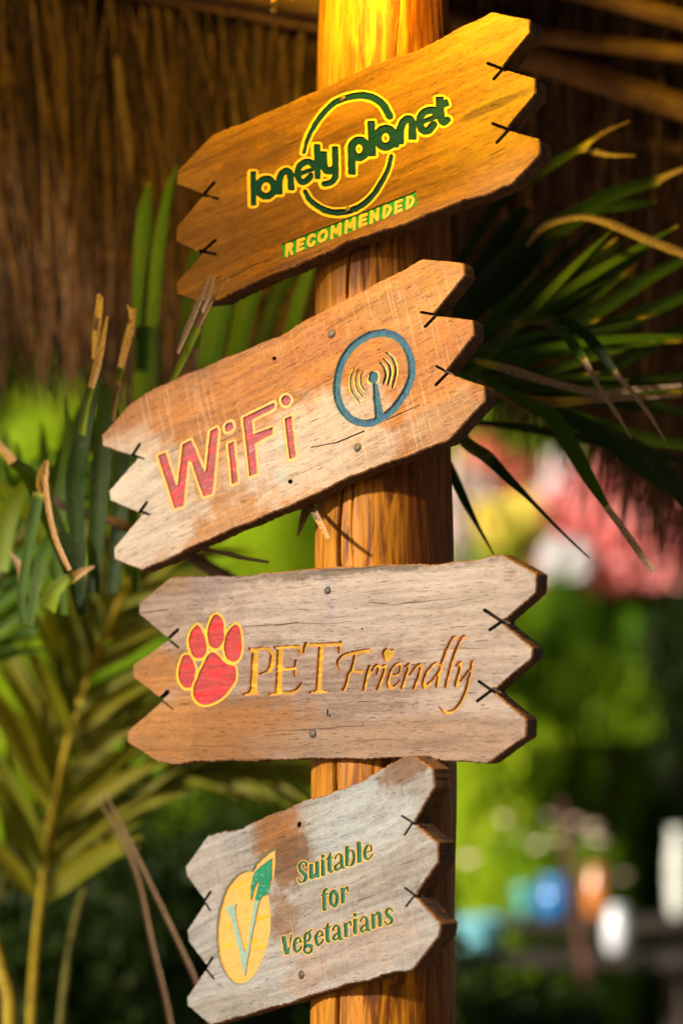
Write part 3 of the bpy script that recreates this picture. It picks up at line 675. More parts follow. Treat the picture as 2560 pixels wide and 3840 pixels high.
fri = [G_.st([16, 26, 28, 28, 34, 42, 44], (92, 425), (70, 370), (78, 320), (120, 278), (200, 252), (290, 238), (392, 222)), G_.st([30, 32, 36, 36, 42], (250, 275), (215, 420), (178, 480), (165, 560), (132, 635)), G_.st([22, 30, 40], (195, 442), (260, 440), (318, 446)),
       G_.st(38, (402, 392), (370, 510), (345, 630)), G_.st([16, 30, 34, 34, 30], (395, 500), (440, 410), (480, 378), (498, 400), (482, 470)),
       G_.st([20, 36, 36, 40], (522, 398), (562, 388), (545, 480), (490, 625)),
       G_.spoly((535, 235), (560, 202), (588, 195), (608, 216), (630, 207), (658, 212), (653, 270), (620, 315), (575, 340), (547, 300)),
       G_.st([18, 24, 30, 30, 28, 30, 36, 36, 36, 30, 10], (640, 487), (700, 470), (724, 420), (722, 368), (680, 366), (632, 420), (605, 500), (595, 575), (612, 612), (660, 605), (722, 528)),
       G_.st([14, 34, 38, 38], (770, 395), (815, 368), (790, 470), (745, 608)), G_.st([14, 28, 34, 36, 38, 38], (820, 480), (880, 402), (930, 370), (940, 400), (918, 490), (870, 615)),
       G_.st([16, 28, 34, 36, 38, 36, 24, 18], (1128, 372), (1090, 357), (1030, 412), (982, 500), (966, 575), (988, 606), (1060, 530), (1130, 430)), G_.st([10, 24, 30, 30, 36, 40], (1330, 102), (1292, 80), (1250, 130), (1190, 270), (1150, 390), (1108, 598)),
       G_.st([8, 24, 32, 30, 34, 40], (1432, 100), (1390, 76), (1350, 122), (1290, 270), (1242, 440), (1205, 598)),
       G_.st([12, 30, 34, 36, 38, 24, 18], (1310, 385), (1356, 346), (1350, 410), (1320, 540), (1308, 588), (1360, 540), (1440, 430)), G_.st([30, 36, 34, 34, 32, 28, 8], (1482, 335), (1452, 500), (1402, 680), (1332, 808), (1262, 864), (1195, 870), (1136, 816))]
def W3(loc):
    q = lambda x, y: loc(*T3.p([(x, y)])[0])
    bl = [(*q(900, 190), .24, .06, (.66, .57, .53), .85, .5), (*q(1330, 400), .11, .10, (.64, .53, .47), .8, .5), (*q(150, 660), .15, .050, (.60, .27, .075), 1.0, .5), (*q(430, 660), .12, .040, (.44, .19, .055), .95, .6), (*q(110, 460), .06, .035, (.58, .25, .07), 1.0, .4),
          (*q(140, 220), .06, .05, (.50, .35, .24), .6, .5), (*q(840, 90), .17, .008, (.16, .12, .09), .8, .9), (*q(1100, 700), .16, .03, (.52, .33, .21), .7, .5), (*q(720, 690), .10, .025, (.46, .30, .20), .6, .6), (*q(150, 145), .05, .012, (.55, .33, .16), .6, .5)]
    return wood_mat('weathered_plank', (.56, .44, .39), (.25, .16, .12), bl, .65, .0, .5, 3.1, .6, .315)
sign('wooden_sign', 'weathered pale brown wooden sign with a red paw print and ochre PET Friendly lettering', T3,
     [(190, 121), (250, 118), (320, 115), (400, 118), (500, 110), (600, 100), (700, 90), (800, 85), (900, 80), (1000, 75), (1100, 77), (1190, 68), (1270, 58), (1310, 46), (1360, 42)],
     [(1362, 42), (1480, 110), (1478, 170), (1364, 271), (1364, 286), (1465, 370), (1463, 402), (1330, 514), (1333, 530), (1443, 622), (1441, 680), (1312, 771)],
     [(1308, 772), (1180, 765), (1100, 758), (1050, 750), (950, 755), (850, 759), (720, 755), (600, 760), (450, 765), (300, 765), (210, 776), (147, 771)],
     [(143, 769), (38, 700), (38, 665), (163, 557), (155, 545), (58, 470), (58, 430), (180, 345), (180, 331), (78, 246), (80, 210)],
     [(9, (1300, 234), (1366, 277)), (8, (1318, 304), (1370, 268)), (8, (1280, 487), (1336, 526)), (8, (1274, 556), (1332, 512)), (8, (214, 304), (176, 340)), (6, (182, 338), (216, 366)), (11, (178, 524), (150, 552)), (5, (160, 555), (198, 586)),
      (2.5, (80, 245), (180, 232)), (2.2, (560, 290), (640, 276)), (2, (1000, 430), (1090, 424)), (2, (890, 205), (950, 212))],
     [(744, 597, 3, 15), (867, 300, 4, 3), (752, 608, 3, 5)],
     [('paw_pad', paw, 0, .0024, P_paw), ('paw_outline', paw, 8.5, .0008, P_pawY), ('letter', pet+fri, .6, .0030, P_ochre), ('letter_outline', pet+fri, 3.0, .0004, P_pink)],
     R(38), R(0), .020, 1.575, W3, [(744, 165, .0046), (692, 672, .0052)])

# ================================================================== sign 4: Suitable for Vegetarians
T4 = Tr(640, 2780, 1120/1568); H_ = Tr(790, 3170, 260/1112); I_ = Tr(1090, 3130, 330/1568); J_ = Tr(1030, 3290, 470/1568)
body = [H_.spoly((655, 425), (590, 414), (520, 430), (440, 470), (360, 550), (280, 660), (215, 790), (165, 950), (130, 1120), (108, 1300), (103, 1450), (110, 1600), (130, 1750), (160, 1870), (200, 1980), (260, 2080), (330, 2160), (400, 2205), (480, 2215), (570, 2190), (650, 2130), (730, 2010), (800, 1880), (860, 1740), (910, 1580), (945, 1400), (955, 1200), (945, 1000), (920, 830), (890, 720), (760, 520)),
        H_.poly((640, 460), (655, 425), (720, 310), (820, 200), (940, 110), (1022, 72), (1026, 200), (1015, 400), (990, 560), (940, 680), (905, 760), (760, 760))]
leaf = [H_.poly((965, 205), (962, 400), (955, 540), (925, 690), (915, 740), (890, 785), (800, 835), (768, 892), (690, 892), (710, 780), (740, 660), (775, 575), (720, 625), (685, 700), (655, 810), (632, 900), (620, 800), (630, 640), (650, 510), (700, 420), (790, 330), (880, 260))]
vee = [H_.poly((690, 885), (772, 885), (735, 1000), (700, 1200), (650, 1420), (610, 1680), (565, 1900), (540, 2085), (515, 2085), (480, 1880), (430, 1650), (380, 1450), (330, 1250), (290, 1130), (220, 990), (310, 965), (402, 930), (375, 1010), (400, 1180), (440, 1380), (490, 1560), (548, 1745), (580, 1560), (620, 1300), (650, 1130))]
txt = [I_.st([20, 28, 26, 36, 48, 54, 66, 60, 44, 28, 24, 24], (268, 565), (272, 512), (235, 482), (188, 496), (152, 560), (162, 622), (215, 680), (268, 740), (250, 812), (202, 848), (155, 840), (128, 780)),
       I_.line(64, (361, 525), (362, 770)), I_.st([64, 48, 18], (362, 760), (402, 752), (455, 680)), I_.line(62, (468, 478), (470, 765)), I_.disc(570, 385, 33, 33), I_.line(64, (570, 450), (575, 732)),
       I_.st([14, 62, 64, 64, 40, 14], (703, 325), (685, 420), (685, 540), (690, 630), (715, 662), (748, 640)), I_.st(20, (628, 440), (746, 402)),
       I_.st([30, 22, 28, 50, 60, 54, 18], (787, 422), (810, 372), (860, 347), (897, 385), (902, 480), (908, 575), (950, 592)), I_.st([14, 36, 46, 38, 22], (885, 485), (812, 540), (787, 590), (808, 630), (868, 596)),
       I_.line(64, (998, 205), (1000, 560)), I_.st([12, 24, 46, 54, 48, 26, 16], (1030, 305), (1078, 275), (1118, 330), (1125, 420), (1102, 508), (1060, 550), (1005, 545)), I_.line(72, (1210, 128), (1220, 498)),
       I_.st(16, (1335, 322), (1442, 275)), I_.st([34, 34, 18, 30, 58, 58, 34, 20, 12], (1428, 290), (1428, 215), (1390, 182), (1350, 205), (1316, 300), (1322, 395), (1360, 440), (1410, 412), (1452, 345)),
       J_.st([20, 18, 38, 46, 46], (656, 152), (634, 146), (614, 195), (618, 300), (622, 400)), J_.st(15, (583, 228), (660, 208)), J_.ring(42, 738, 266, 42, 88, 0), J_.line(46, (846, 135), (850, 325)), J_.st([10, 20, 26, 16], (862, 175), (888, 135), (910, 130), (910, 172)),
       J_.line(48, (108, 740), (150, 965)), J_.line(15, (207, 708), (166, 962)),
       J_.st(11, (252, 832), (335, 803)), J_.st([22, 22, 14, 34, 38, 26, 16, 9], (324, 812), (310, 762), (280, 757), (248, 812), (246, 888), (272, 930), (310, 910), (333, 858)),
       J_.ring(27, 406, 748, 34, 52, .1), J_.st(16, (430, 695), (445, 660), (462, 655)), J_.st([18, 26, 32, 26], (372, 800), (378, 838), (430, 845), (468, 860)), J_.ring(22, 415, 905, 50, 42, -.25),
       J_.st(11, (525, 750), (606, 718)), J_.st([22, 22, 14, 34, 38, 26, 16, 9], (594, 725), (582, 678), (550, 676), (516, 740), (520, 815), (546, 850), (580, 822), (604, 776)),
       J_.st([8, 40, 44, 44, 28, 10], (667, 572), (656, 625), (655, 700), (658, 775), (676, 805), (695, 788)), J_.st(13, (614, 642), (696, 618)),
       J_.st([20, 15, 22, 38, 42, 38, 12], (727, 662), (742, 620), (775, 602), (800, 635), (805, 715), (815, 768), (842, 764)), J_.st([10, 26, 32, 26, 14], (792, 692), (748, 726), (732, 762), (750, 784), (792, 758)),
       J_.line(44, (883, 568), (890, 748)), J_.st([10, 20, 24, 14], (905, 592), (930, 556), (950, 570), (945, 606)), J_.disc(1000, 470, 23, 23), J_.line(46, (1000, 522), (1005, 714)),
       J_.st([20, 15, 22, 38, 42, 38, 12], (1068, 556), (1086, 512), (1120, 492), (1147, 525), (1150, 605), (1162, 660), (1190, 656)), J_.st([10, 26, 32, 26, 14], (1137, 588), (1092, 618), (1076, 656), (1095, 682), (1138, 650)),
       J_.line(44, (1226, 462), (1234, 642)), J_.st([10, 26, 42], (1240, 495), (1282, 446), (1308, 458)), J_.line(44, (1310, 450), (1316, 615)),
       J_.st([14, 20, 30, 38, 50, 40, 26, 18, 14], (1470, 424), (1445, 392), (1405, 402), (1388, 442), (1422, 490), (1462, 530), (1448, 575), (1400, 588), (1370, 552))]
def W4(loc):
    q = lambda x, y: loc(*T4.p([(x, y)])[0]); br = (.40, .20, .085)
    bl = [(*q(1000, 400), .10, .045, (.62, .68, .70), .9, .5), (*q(180, 700), .06, .06, (.60, .54, .47), .8, .5), (*q(1000, 1100), .12, .035, (.56, .46, .39), .8, .5), (*q(560, 480), .05, .040, (.42, .18, .06), 1.0, .5), (*q(620, 640), .045, .034, (.26, .13, .06), .95, .7), (*q(590, 900), .03, .035, (.36, .19, .09), .8, .8),
          (*q(1240, 140), .05, .018, (.28, .16, .09), .9, .8), (*q(800, 1050), .10, .02, (.56, .44, .37), .6, .6), (*q(700, 1240), .05, .02, (.52, .37, .28), .7, .7), (*q(310, 1380), .07, .02, (.50, .46, .40), .6, .6), (*q(900, 800), .09, .03, (.52, .47, .41), .6, .7)]
    return wood_mat('grey_plank', (.60, .60, .59), (.28, .24, .205), bl, .6, .3, .5, 5.3, .35, .335)
sign('wooden_sign', 'grey weathered wooden sign with yellow V leaf emblem and green Suitable for Vegetarians text', T4,
     [(200, 495), (270, 482), (330, 474), (400, 446), (480, 410), (540, 381), (620, 355), (720, 310), (800, 290), (900, 255), (1000, 215), (1040, 190), (1120, 145), (1170, 112), (1220, 86), (1270, 82)],
     [(1272, 83), (1372, 150), (1380, 240), (1278, 408), (1268, 432), (1396, 535), (1396, 635), (1288, 788), (1280, 822), (1412, 960), (1402, 1022), (1262, 1195)],
     [(1258, 1196), (1180, 1205), (1050, 1245), (930, 1270), (800, 1310), (690, 1345), (600, 1374), (500, 1400), (400, 1430), (280, 1465), (208, 1480)],
     [(204, 1480), (90, 1385), (88, 1345), (184, 1205), (190, 1172), (96, 1050), (90, 990), (184, 852), (182, 832), (86, 706), (80, 660)],
     [(9, (1214, 392), (1284, 436)), (8, (1226, 492), (1270, 425)), (9, (1230, 770), (1294, 818)), (8, (1235, 866), (1280, 808)), (10, (210, 790), (174, 842)), (8, (186, 852), (206, 886)), (10, (220, 1136), (182, 1194)), (8, (190, 1200), (226, 1246)),
      (2.5, (1130, 1100), (1140, 1125))],
     [(675, 437, 11, 17, .2)],
     [('emblem_letter', vee, 0, .0010, P_vg), ('emblem_leaf', leaf, 0, .0012, P_vl), ('emblem_body', body, 0, .0024, P_vy), ('emblem_outline', body, 3.4, .0006, P_vrim), ('letter', txt, .9, .0020, P_tg), ('letter_outline', txt, 4.4, .0004, P_ty)],
     R(53), R(0), .022, 1.30, W4, [(686, 1226, .0052)], (3.0, 1.2), 10)

# ------------------------------------------------------------------ hanging lamp above the signs (only its pull chain hangs into view)
M_brass = simple_mat('aged_brass', (.45, .28, .06), .4, .4, 200, .5, None, .9)
LP = at(1060, 0, -.36); LZ = 2.45; LY = -.36
lamp = tag(empty('pendant_lamp', (LP.x, LY, LZ)), 'small hanging lamp with yellow bulb, only its beaded pull chain showing left of the post', 'lamp')
def lathe(name, prof, mat, parent, seg=28, loc=(0, 0, 0)):
    V = [(r*math.cos(6.2832*k/seg), r*math.sin(6.2832*k/seg), z) for r, z in prof for k in range(seg)]
    F = [(i*seg+k, i*seg+(k+1) % seg, (i+1)*seg+(k+1) % seg, (i+1)*seg+k) for i in range(len(prof)-1) for k in range(seg)]
    return mesh_obj(name, V, F, mat, parent, smooth=True, loc=loc)
s = NT('bulb_glow'); s.set(s.b.inputs['Emission Color'], (1.0, .70, .05)); s.b.inputs['Emission Strength'].default_value = 780; s.base((1, .8, .3), .3)
lathe('bulb', [(.0005, -.036), (.014, -.033), (.025, -.022), (.030, -.006), (.027, .012), (.018, .028), (.013, .040), (.0005, .042)], s.m, lamp, loc=(0, 0, 0))
lathe('lamp_shade', [(.095, .005), (.085, .035), (.055, .065), (.022, .085), (.018, .083), (.050, .060), (.080, .033), (.092, .005), (.095, .005)], M_brass, lamp)
lathe('socket', [(.0005, .115), (.016, .112), (.017, .045), (.0005, .044)], M_brass, lamp)
cord = tube('cord', [(LP.x, LY, LZ+.11), (LP.x, RY, RIDGE-.15)], .004, M_cut, None, 8, loc=(LP.x, LY, LZ)); cord.parent = lamp; cord.location = (0, 0, 0)
tipz = at(1025, 42, LY-.045).z
zc = LZ+.03; V, F = [], []; i = 0; chx = at(1025, 20, LY-.045).x - LP.x
while zc > tipz:
    rb = .0024 if zc > tipz+.012 else .0036
    base = len(V)
    for a in range(5):
        ph_ = math.pi*a/4
        for b in range(8): V.append((chx+rb*math.sin(ph_)*math.cos(b*.7854), -.045+rb*math.sin(ph_)*math.sin(b*.7854), zc-LZ+rb*math.cos(ph_)))
    for a in range(4):
        for b in range(8): F.append((base+a*8+b, base+(a+1)*8+b, base+(a+1)*8+(b+1) % 8, base+a*8+(b+1) % 8))
    zc -= rb*2.1
mesh_obj('pull_chain', V, F, M_brass, lamp, smooth=True)

# ------------------------------------------------------------------ palms
M_leafD = leaf_mat('palm_leaf_dark', (.012, .033, .003)); M_leafM = leaf_mat('palm_leaf', (.034, .090, .006)); M_leafO = leaf_mat('palm_leaf_olive', (.10, .125, .006)); M_leafL = leaf_mat('palm_leaf_sunlit', (.11, .19, .012))  # dark and sunlit greens have shade and sun put into their colour
M_bark = simple_mat('bark', (.10, .06, .04), .9, .6, 22, .2)
M_dry = leaf_mat('dry_palm_leaf', (.14, .10, .02), (.35, .225, .13), .15, .6)
M_rach = simple_mat('palm_rachis', (.24, .18, .012), .6, .4, 40, .08, (.14, .09, .008)); M_rachD = simple_mat('shaded_rachis', (.075, .07, .012), .6, .4, 40, .08)  # second rib colour is a darkened copy, shade put into it
def ribbon(pts, widths, mat, parent, base, dry=None, fold=.35, roll=0.0, name='leaflet', n=5):
    """pts in world space; widths in metres"""
    P = [Vector(p) for p in catmull(pts, n)]; m = len(P); ts = np.linspace(0, 1, m)
    W = np.interp(ts, np.linspace(0, 1, len(widths)), widths); Dv = np.interp(ts, np.linspace(0, 1, len(dry)), dry) if dry is not None else np.zeros(m)
    o0 = P[0].copy(); V, F, UV, DR = [], [], [], []; L = 0
    for i, p in enumerate(P):
        t = (P[min(i+1, m-1)]-P[max(i-1, 0)]).normalized(); vw = (CAM-p).normalized(); sd_ = t.cross(vw).normalized(); nr = sd_.cross(t).normalized()
        c, s_ = math.cos(roll), math.sin(roll); sd2 = sd_*c+nr*s_; nr2 = nr*c-sd_*s_
        if i: L += (p-P[i-1]).length
        w = W[i]*.5; V += [p-o0-sd2*w+nr2*w*fold, p-o0-sd2*w*.5+nr2*w*fold*.42, p-o0-nr2*w*.12, p-o0+sd2*w*.5+nr2*w*fold*.42, p-o0+sd2*w+nr2*w*fold]
        UV += [(k/4, L*6) for k in range(5)]; DR += [float(Dv[i])]*5
    for i in range(m-1):
        for k in range(4): a = i*5+k; F.append((a, a+1, a+6, a+5))
    o = mesh_obj(name, V, F, mat, parent, smooth=True, loc=o0-base)
    me = o.data; uvl = me.uv_layers.new(name='UVMap')
    for lp in me.loops: uvl.data[lp.index].uv = UV[lp.vertex_index]
    at_ = me.attributes.new('dry', 'FLOAT', 'POINT'); at_.data.foreach_set('value', DR)
    return o
def pleaf(tr, pts, w, Y, mat, parent, base, dry=None, fold=.35, roll=0.0, name='leaflet'):
    """pts in crop pixels, Y depth (number or per point), w widths in crop pixels"""
    Ys = np.interp(np.linspace(0, 1, len(pts)), np.linspace(0, 1, len(Y)), Y) if hasattr(Y, '__len__') else [Y]*len(pts)
    P3 = [at(*tr.p([p])[0], y) for p, y in zip(pts, Ys)]; m = np.mean(Ys)
    return ribbon(P3, [x*tr.s*px_size(m) for x in w], mat, parent, base, dry, fold, roll, name)
FULL = Tr(0, 0, 2560/1568)

# ---- palm right of and behind the post
b0 = Vector((.10, .42, 0))
palmR = tag(empty('palm_plant', b0), 'dark green palm growing behind the post, long drooping leaflets with dried brown tips spreading right', 'palm')
stalk = tube('frond_stalk', [b0, (.07, .34, .8), (.05, .30, 1.5), (.06, .27, 1.85)], [.022, .016, .012, .007], M_rach, None, 10, loc=b0, wob=.03); stalk.parent = palmR; stalk.location = (0, 0, 0)
U = Tr(1280, 0, 1280/1568); Q = Tr(1500, 1000, 1060/1568); lw = [14, 40, 46, 36, 16]
RL = [(U, [(420, 1420), (700, 960), (900, 800), (1110, 672), (1200, 610), (1322, 556)], [30, 60, 56, 26, 18, 6], (.22, .25), M_leafD, [0, 0, 0, .4, .8, 1]),
      (U, [(1060, 690), (1130, 690), (1220, 712), (1350, 716)], [16, 30, 22, 4], .25, M_dry, [.8, .9, 1, 1]),
      (U, [(430, 1560), (700, 1270), (900, 1100), (1100, 980), (1250, 890), (1455, 830)], [60, 120, 130, 90, 70, 50], (.24, .3), M_leafD, [0, 0, 0, 0, .05, .3]),
      (U, [(1440, 832), (1510, 800), (1600, 765)], [36, 26, 20], .3, M_dry, [.6, .9, 1]),
      (U, [(460, 1500), (760, 1190), (960, 1050), (1150, 965), (1300, 945), (1445, 935)], [50, 100, 90, 56, 48, 36], (.3, .34), M_leafD, [0, 0, 0, 0, 0, .3]),
      (U, [(850, 1130), (930, 1038), (1090, 995), (1220, 1022), (1380, 1090), (1600, 1175)], [10, 36, 30, 40, 42, 44], .24, M_dry, [.8, .6, .7, .6, .75, .9]),
      (U, [(460, 1590), (800, 1470), (1000, 1380), (1200, 1270), (1330, 1190), (1430, 1125)], [30, 60, 70, 62, 44, 16], (.3, .4), M_leafM, [0, 0, 0, 0, 0, .2]),
      (U, [(500, 1620), (900, 1560), (1150, 1440), (1400, 1280), (1620, 1160)], [30, 60, 70, 60, 40], (.32, .42), M_leafM, [0, 0, 0, 0, 0]),
      (U, [(560, 1660), (1000, 1600), (1250, 1500), (1420, 1420), (1640, 1330)], [30, 66, 80, 70, 50], (.34, .45), M_leafM, [0, 0, 0, 0, 0]),
      (Q, [(420, 500), (800, 470), (1050, 420), (1300, 300), (1640, 130)], [26, 60, 74, 66, 40], (.35, .45), M_leafM, None),
      (Q, [(430, 540), (900, 600), (1150, 560), (1350, 450), (1640, 310)], [26, 60, 80, 74, 50], (.33, .45), M_leafD, None),
      (Q, [(430, 560), (900, 660), (1200, 640), (1640, 600)], [26, 60, 70, 40], (.38, .45), M_leafD, None),
      (Q, [(440, 430), (620, 330), (760, 300), (900, 300), (1010, 365), (1100, 465), (1190, 590)], [24, 46, 52, 46, 58, 66, 40], (.15, .06), M_leafD, [.2, .3, .3, .25, .2, .1, .3], .2),
      (Q, [(1185, 580), (1280, 690), (1380, 820), (1472, 972)], [38, 26, 26, 8], .06, M_dry, [.5, .95, 1, 1]),
      (Q, [(440, 470), (700, 388), (890, 374), (960, 440), (1022, 522)], [20, 34, 30, 60, 40], (.16, .05), M_leafM, [.2, .2, .2, .1, .35]),
      (Q, [(1018, 512), (1110, 685), (1200, 820), (1282, 955)], [36, 26, 26, 8], .05, M_dry, [.5, .95, 1, 1]),
      (Q, [(410, 520), (620, 575), (800, 632), (1100, 702), (1300, 680), (1560, 656)], [30, 54, 44, 40, 36, 24], (.14, .10), M_dry, [.3, .7, .9, 1, 1, 1]),
      (Q, [(420, 640), (700, 745), (1060, 738), (1300, 725), (1560, 715)], [40, 80, 40, 34, 18], (.2, .12), M_dry, [0, .1, .6, 1, 1]),
      (Q, [(420, 600), (690, 755), (830, 830), (930, 980), (1050, 1190), (1150, 1345)], [30, 70, 96, 100, 72, 34], (.16, .04), M_leafM, [0, 0, 0, 0, .05, .3], .3),
      (Q, [(1140, 1330), (1230, 1450), (1320, 1580), (1405, 1690)], [36, 40, 40, 26], .04, M_dry, [.5, .9, 1, 1]),
      (Q, [(430, 620), (880, 815), (1100, 925), (1300, 1085), (1500, 1230), (1640, 1330)], [30, 80, 100, 90, 60, 30], (.2, .1), M_leafD, [0, 0, .05, 0, .1, .3]),
      (Q, [(430, 640), (1040, 850), (1300, 940), (1640, 1000)], [30, 70, 80, 50], (.3, .3), M_leafM, None),
      (Q, [(440, 660), (1100, 900), (1380, 1050), (1560, 1260), (1640, 1420)], [30, 70, 90, 90, 60], (.26, .2), M_leafD, None),
      (Q, [(260, 700), (340, 950), (480, 1060), (600, 1180), (720, 1295), (880, 1460), (1048, 1618)], [30, 70, 76, 52, 26, 18, 8], (.10, .05), M_leafD, [.3, .3, .3, .1, 0, 0, .2], .3),
      (Q, [(200, 950), (285, 1150), (350, 1290), (430, 1440), (522, 1605)], [40, 60, 52, 22, 10], (.12, .10), M_leafD, [.2, .2, 0, 0, 0], .3),
      (Q, [(300, 260), (420, 60), (560, -160), (700, -330)], [60, 100, 110, 60], (.3, .35), M_leafD, None),
      (Q, [(330, 330), (620, 80), (760, -100), (900, -280)], [60, 120, 110, 50], (.3, .36), M_leafD, None)]
for row in RL:
    tr_, pts, w, Y, m_, dr = row[:6]; pleaf(tr_, pts, w, Y, m_, palmR, b0, dr, .35, row[6] if len(row) > 6 else random.uniform(-.35, .35))

rf = random.Random(21)
for i in range(26):
    an = math.radians(-54+i*2.3+rf.uniform(-3, 3)); L = rf.uniform(620, 1050); Y0 = rf.uniform(.26, .5); o_ = (1690+rf.uniform(-40, 40), 1480+rf.uniform(-120, 120)); sag = rf.uniform(.02, .14)*L
    pts = [(o_[0]+math.cos(an)*L*t, o_[1]+math.sin(an)*L*t+sag*t*t) for t in (0, .3, .6, .85, 1)]
    pleaf(Tr(0, 0, 1), pts, [14, 34, 40, 26, 4], (Y0, Y0+rf.uniform(-.1, .08)), rf.choice([M_leafD, M_leafD, M_leafM]), palmR, b0, [0, 0, 0, .1, rf.uniform(.2, .9)], .4, rf.uniform(-.6, .6))
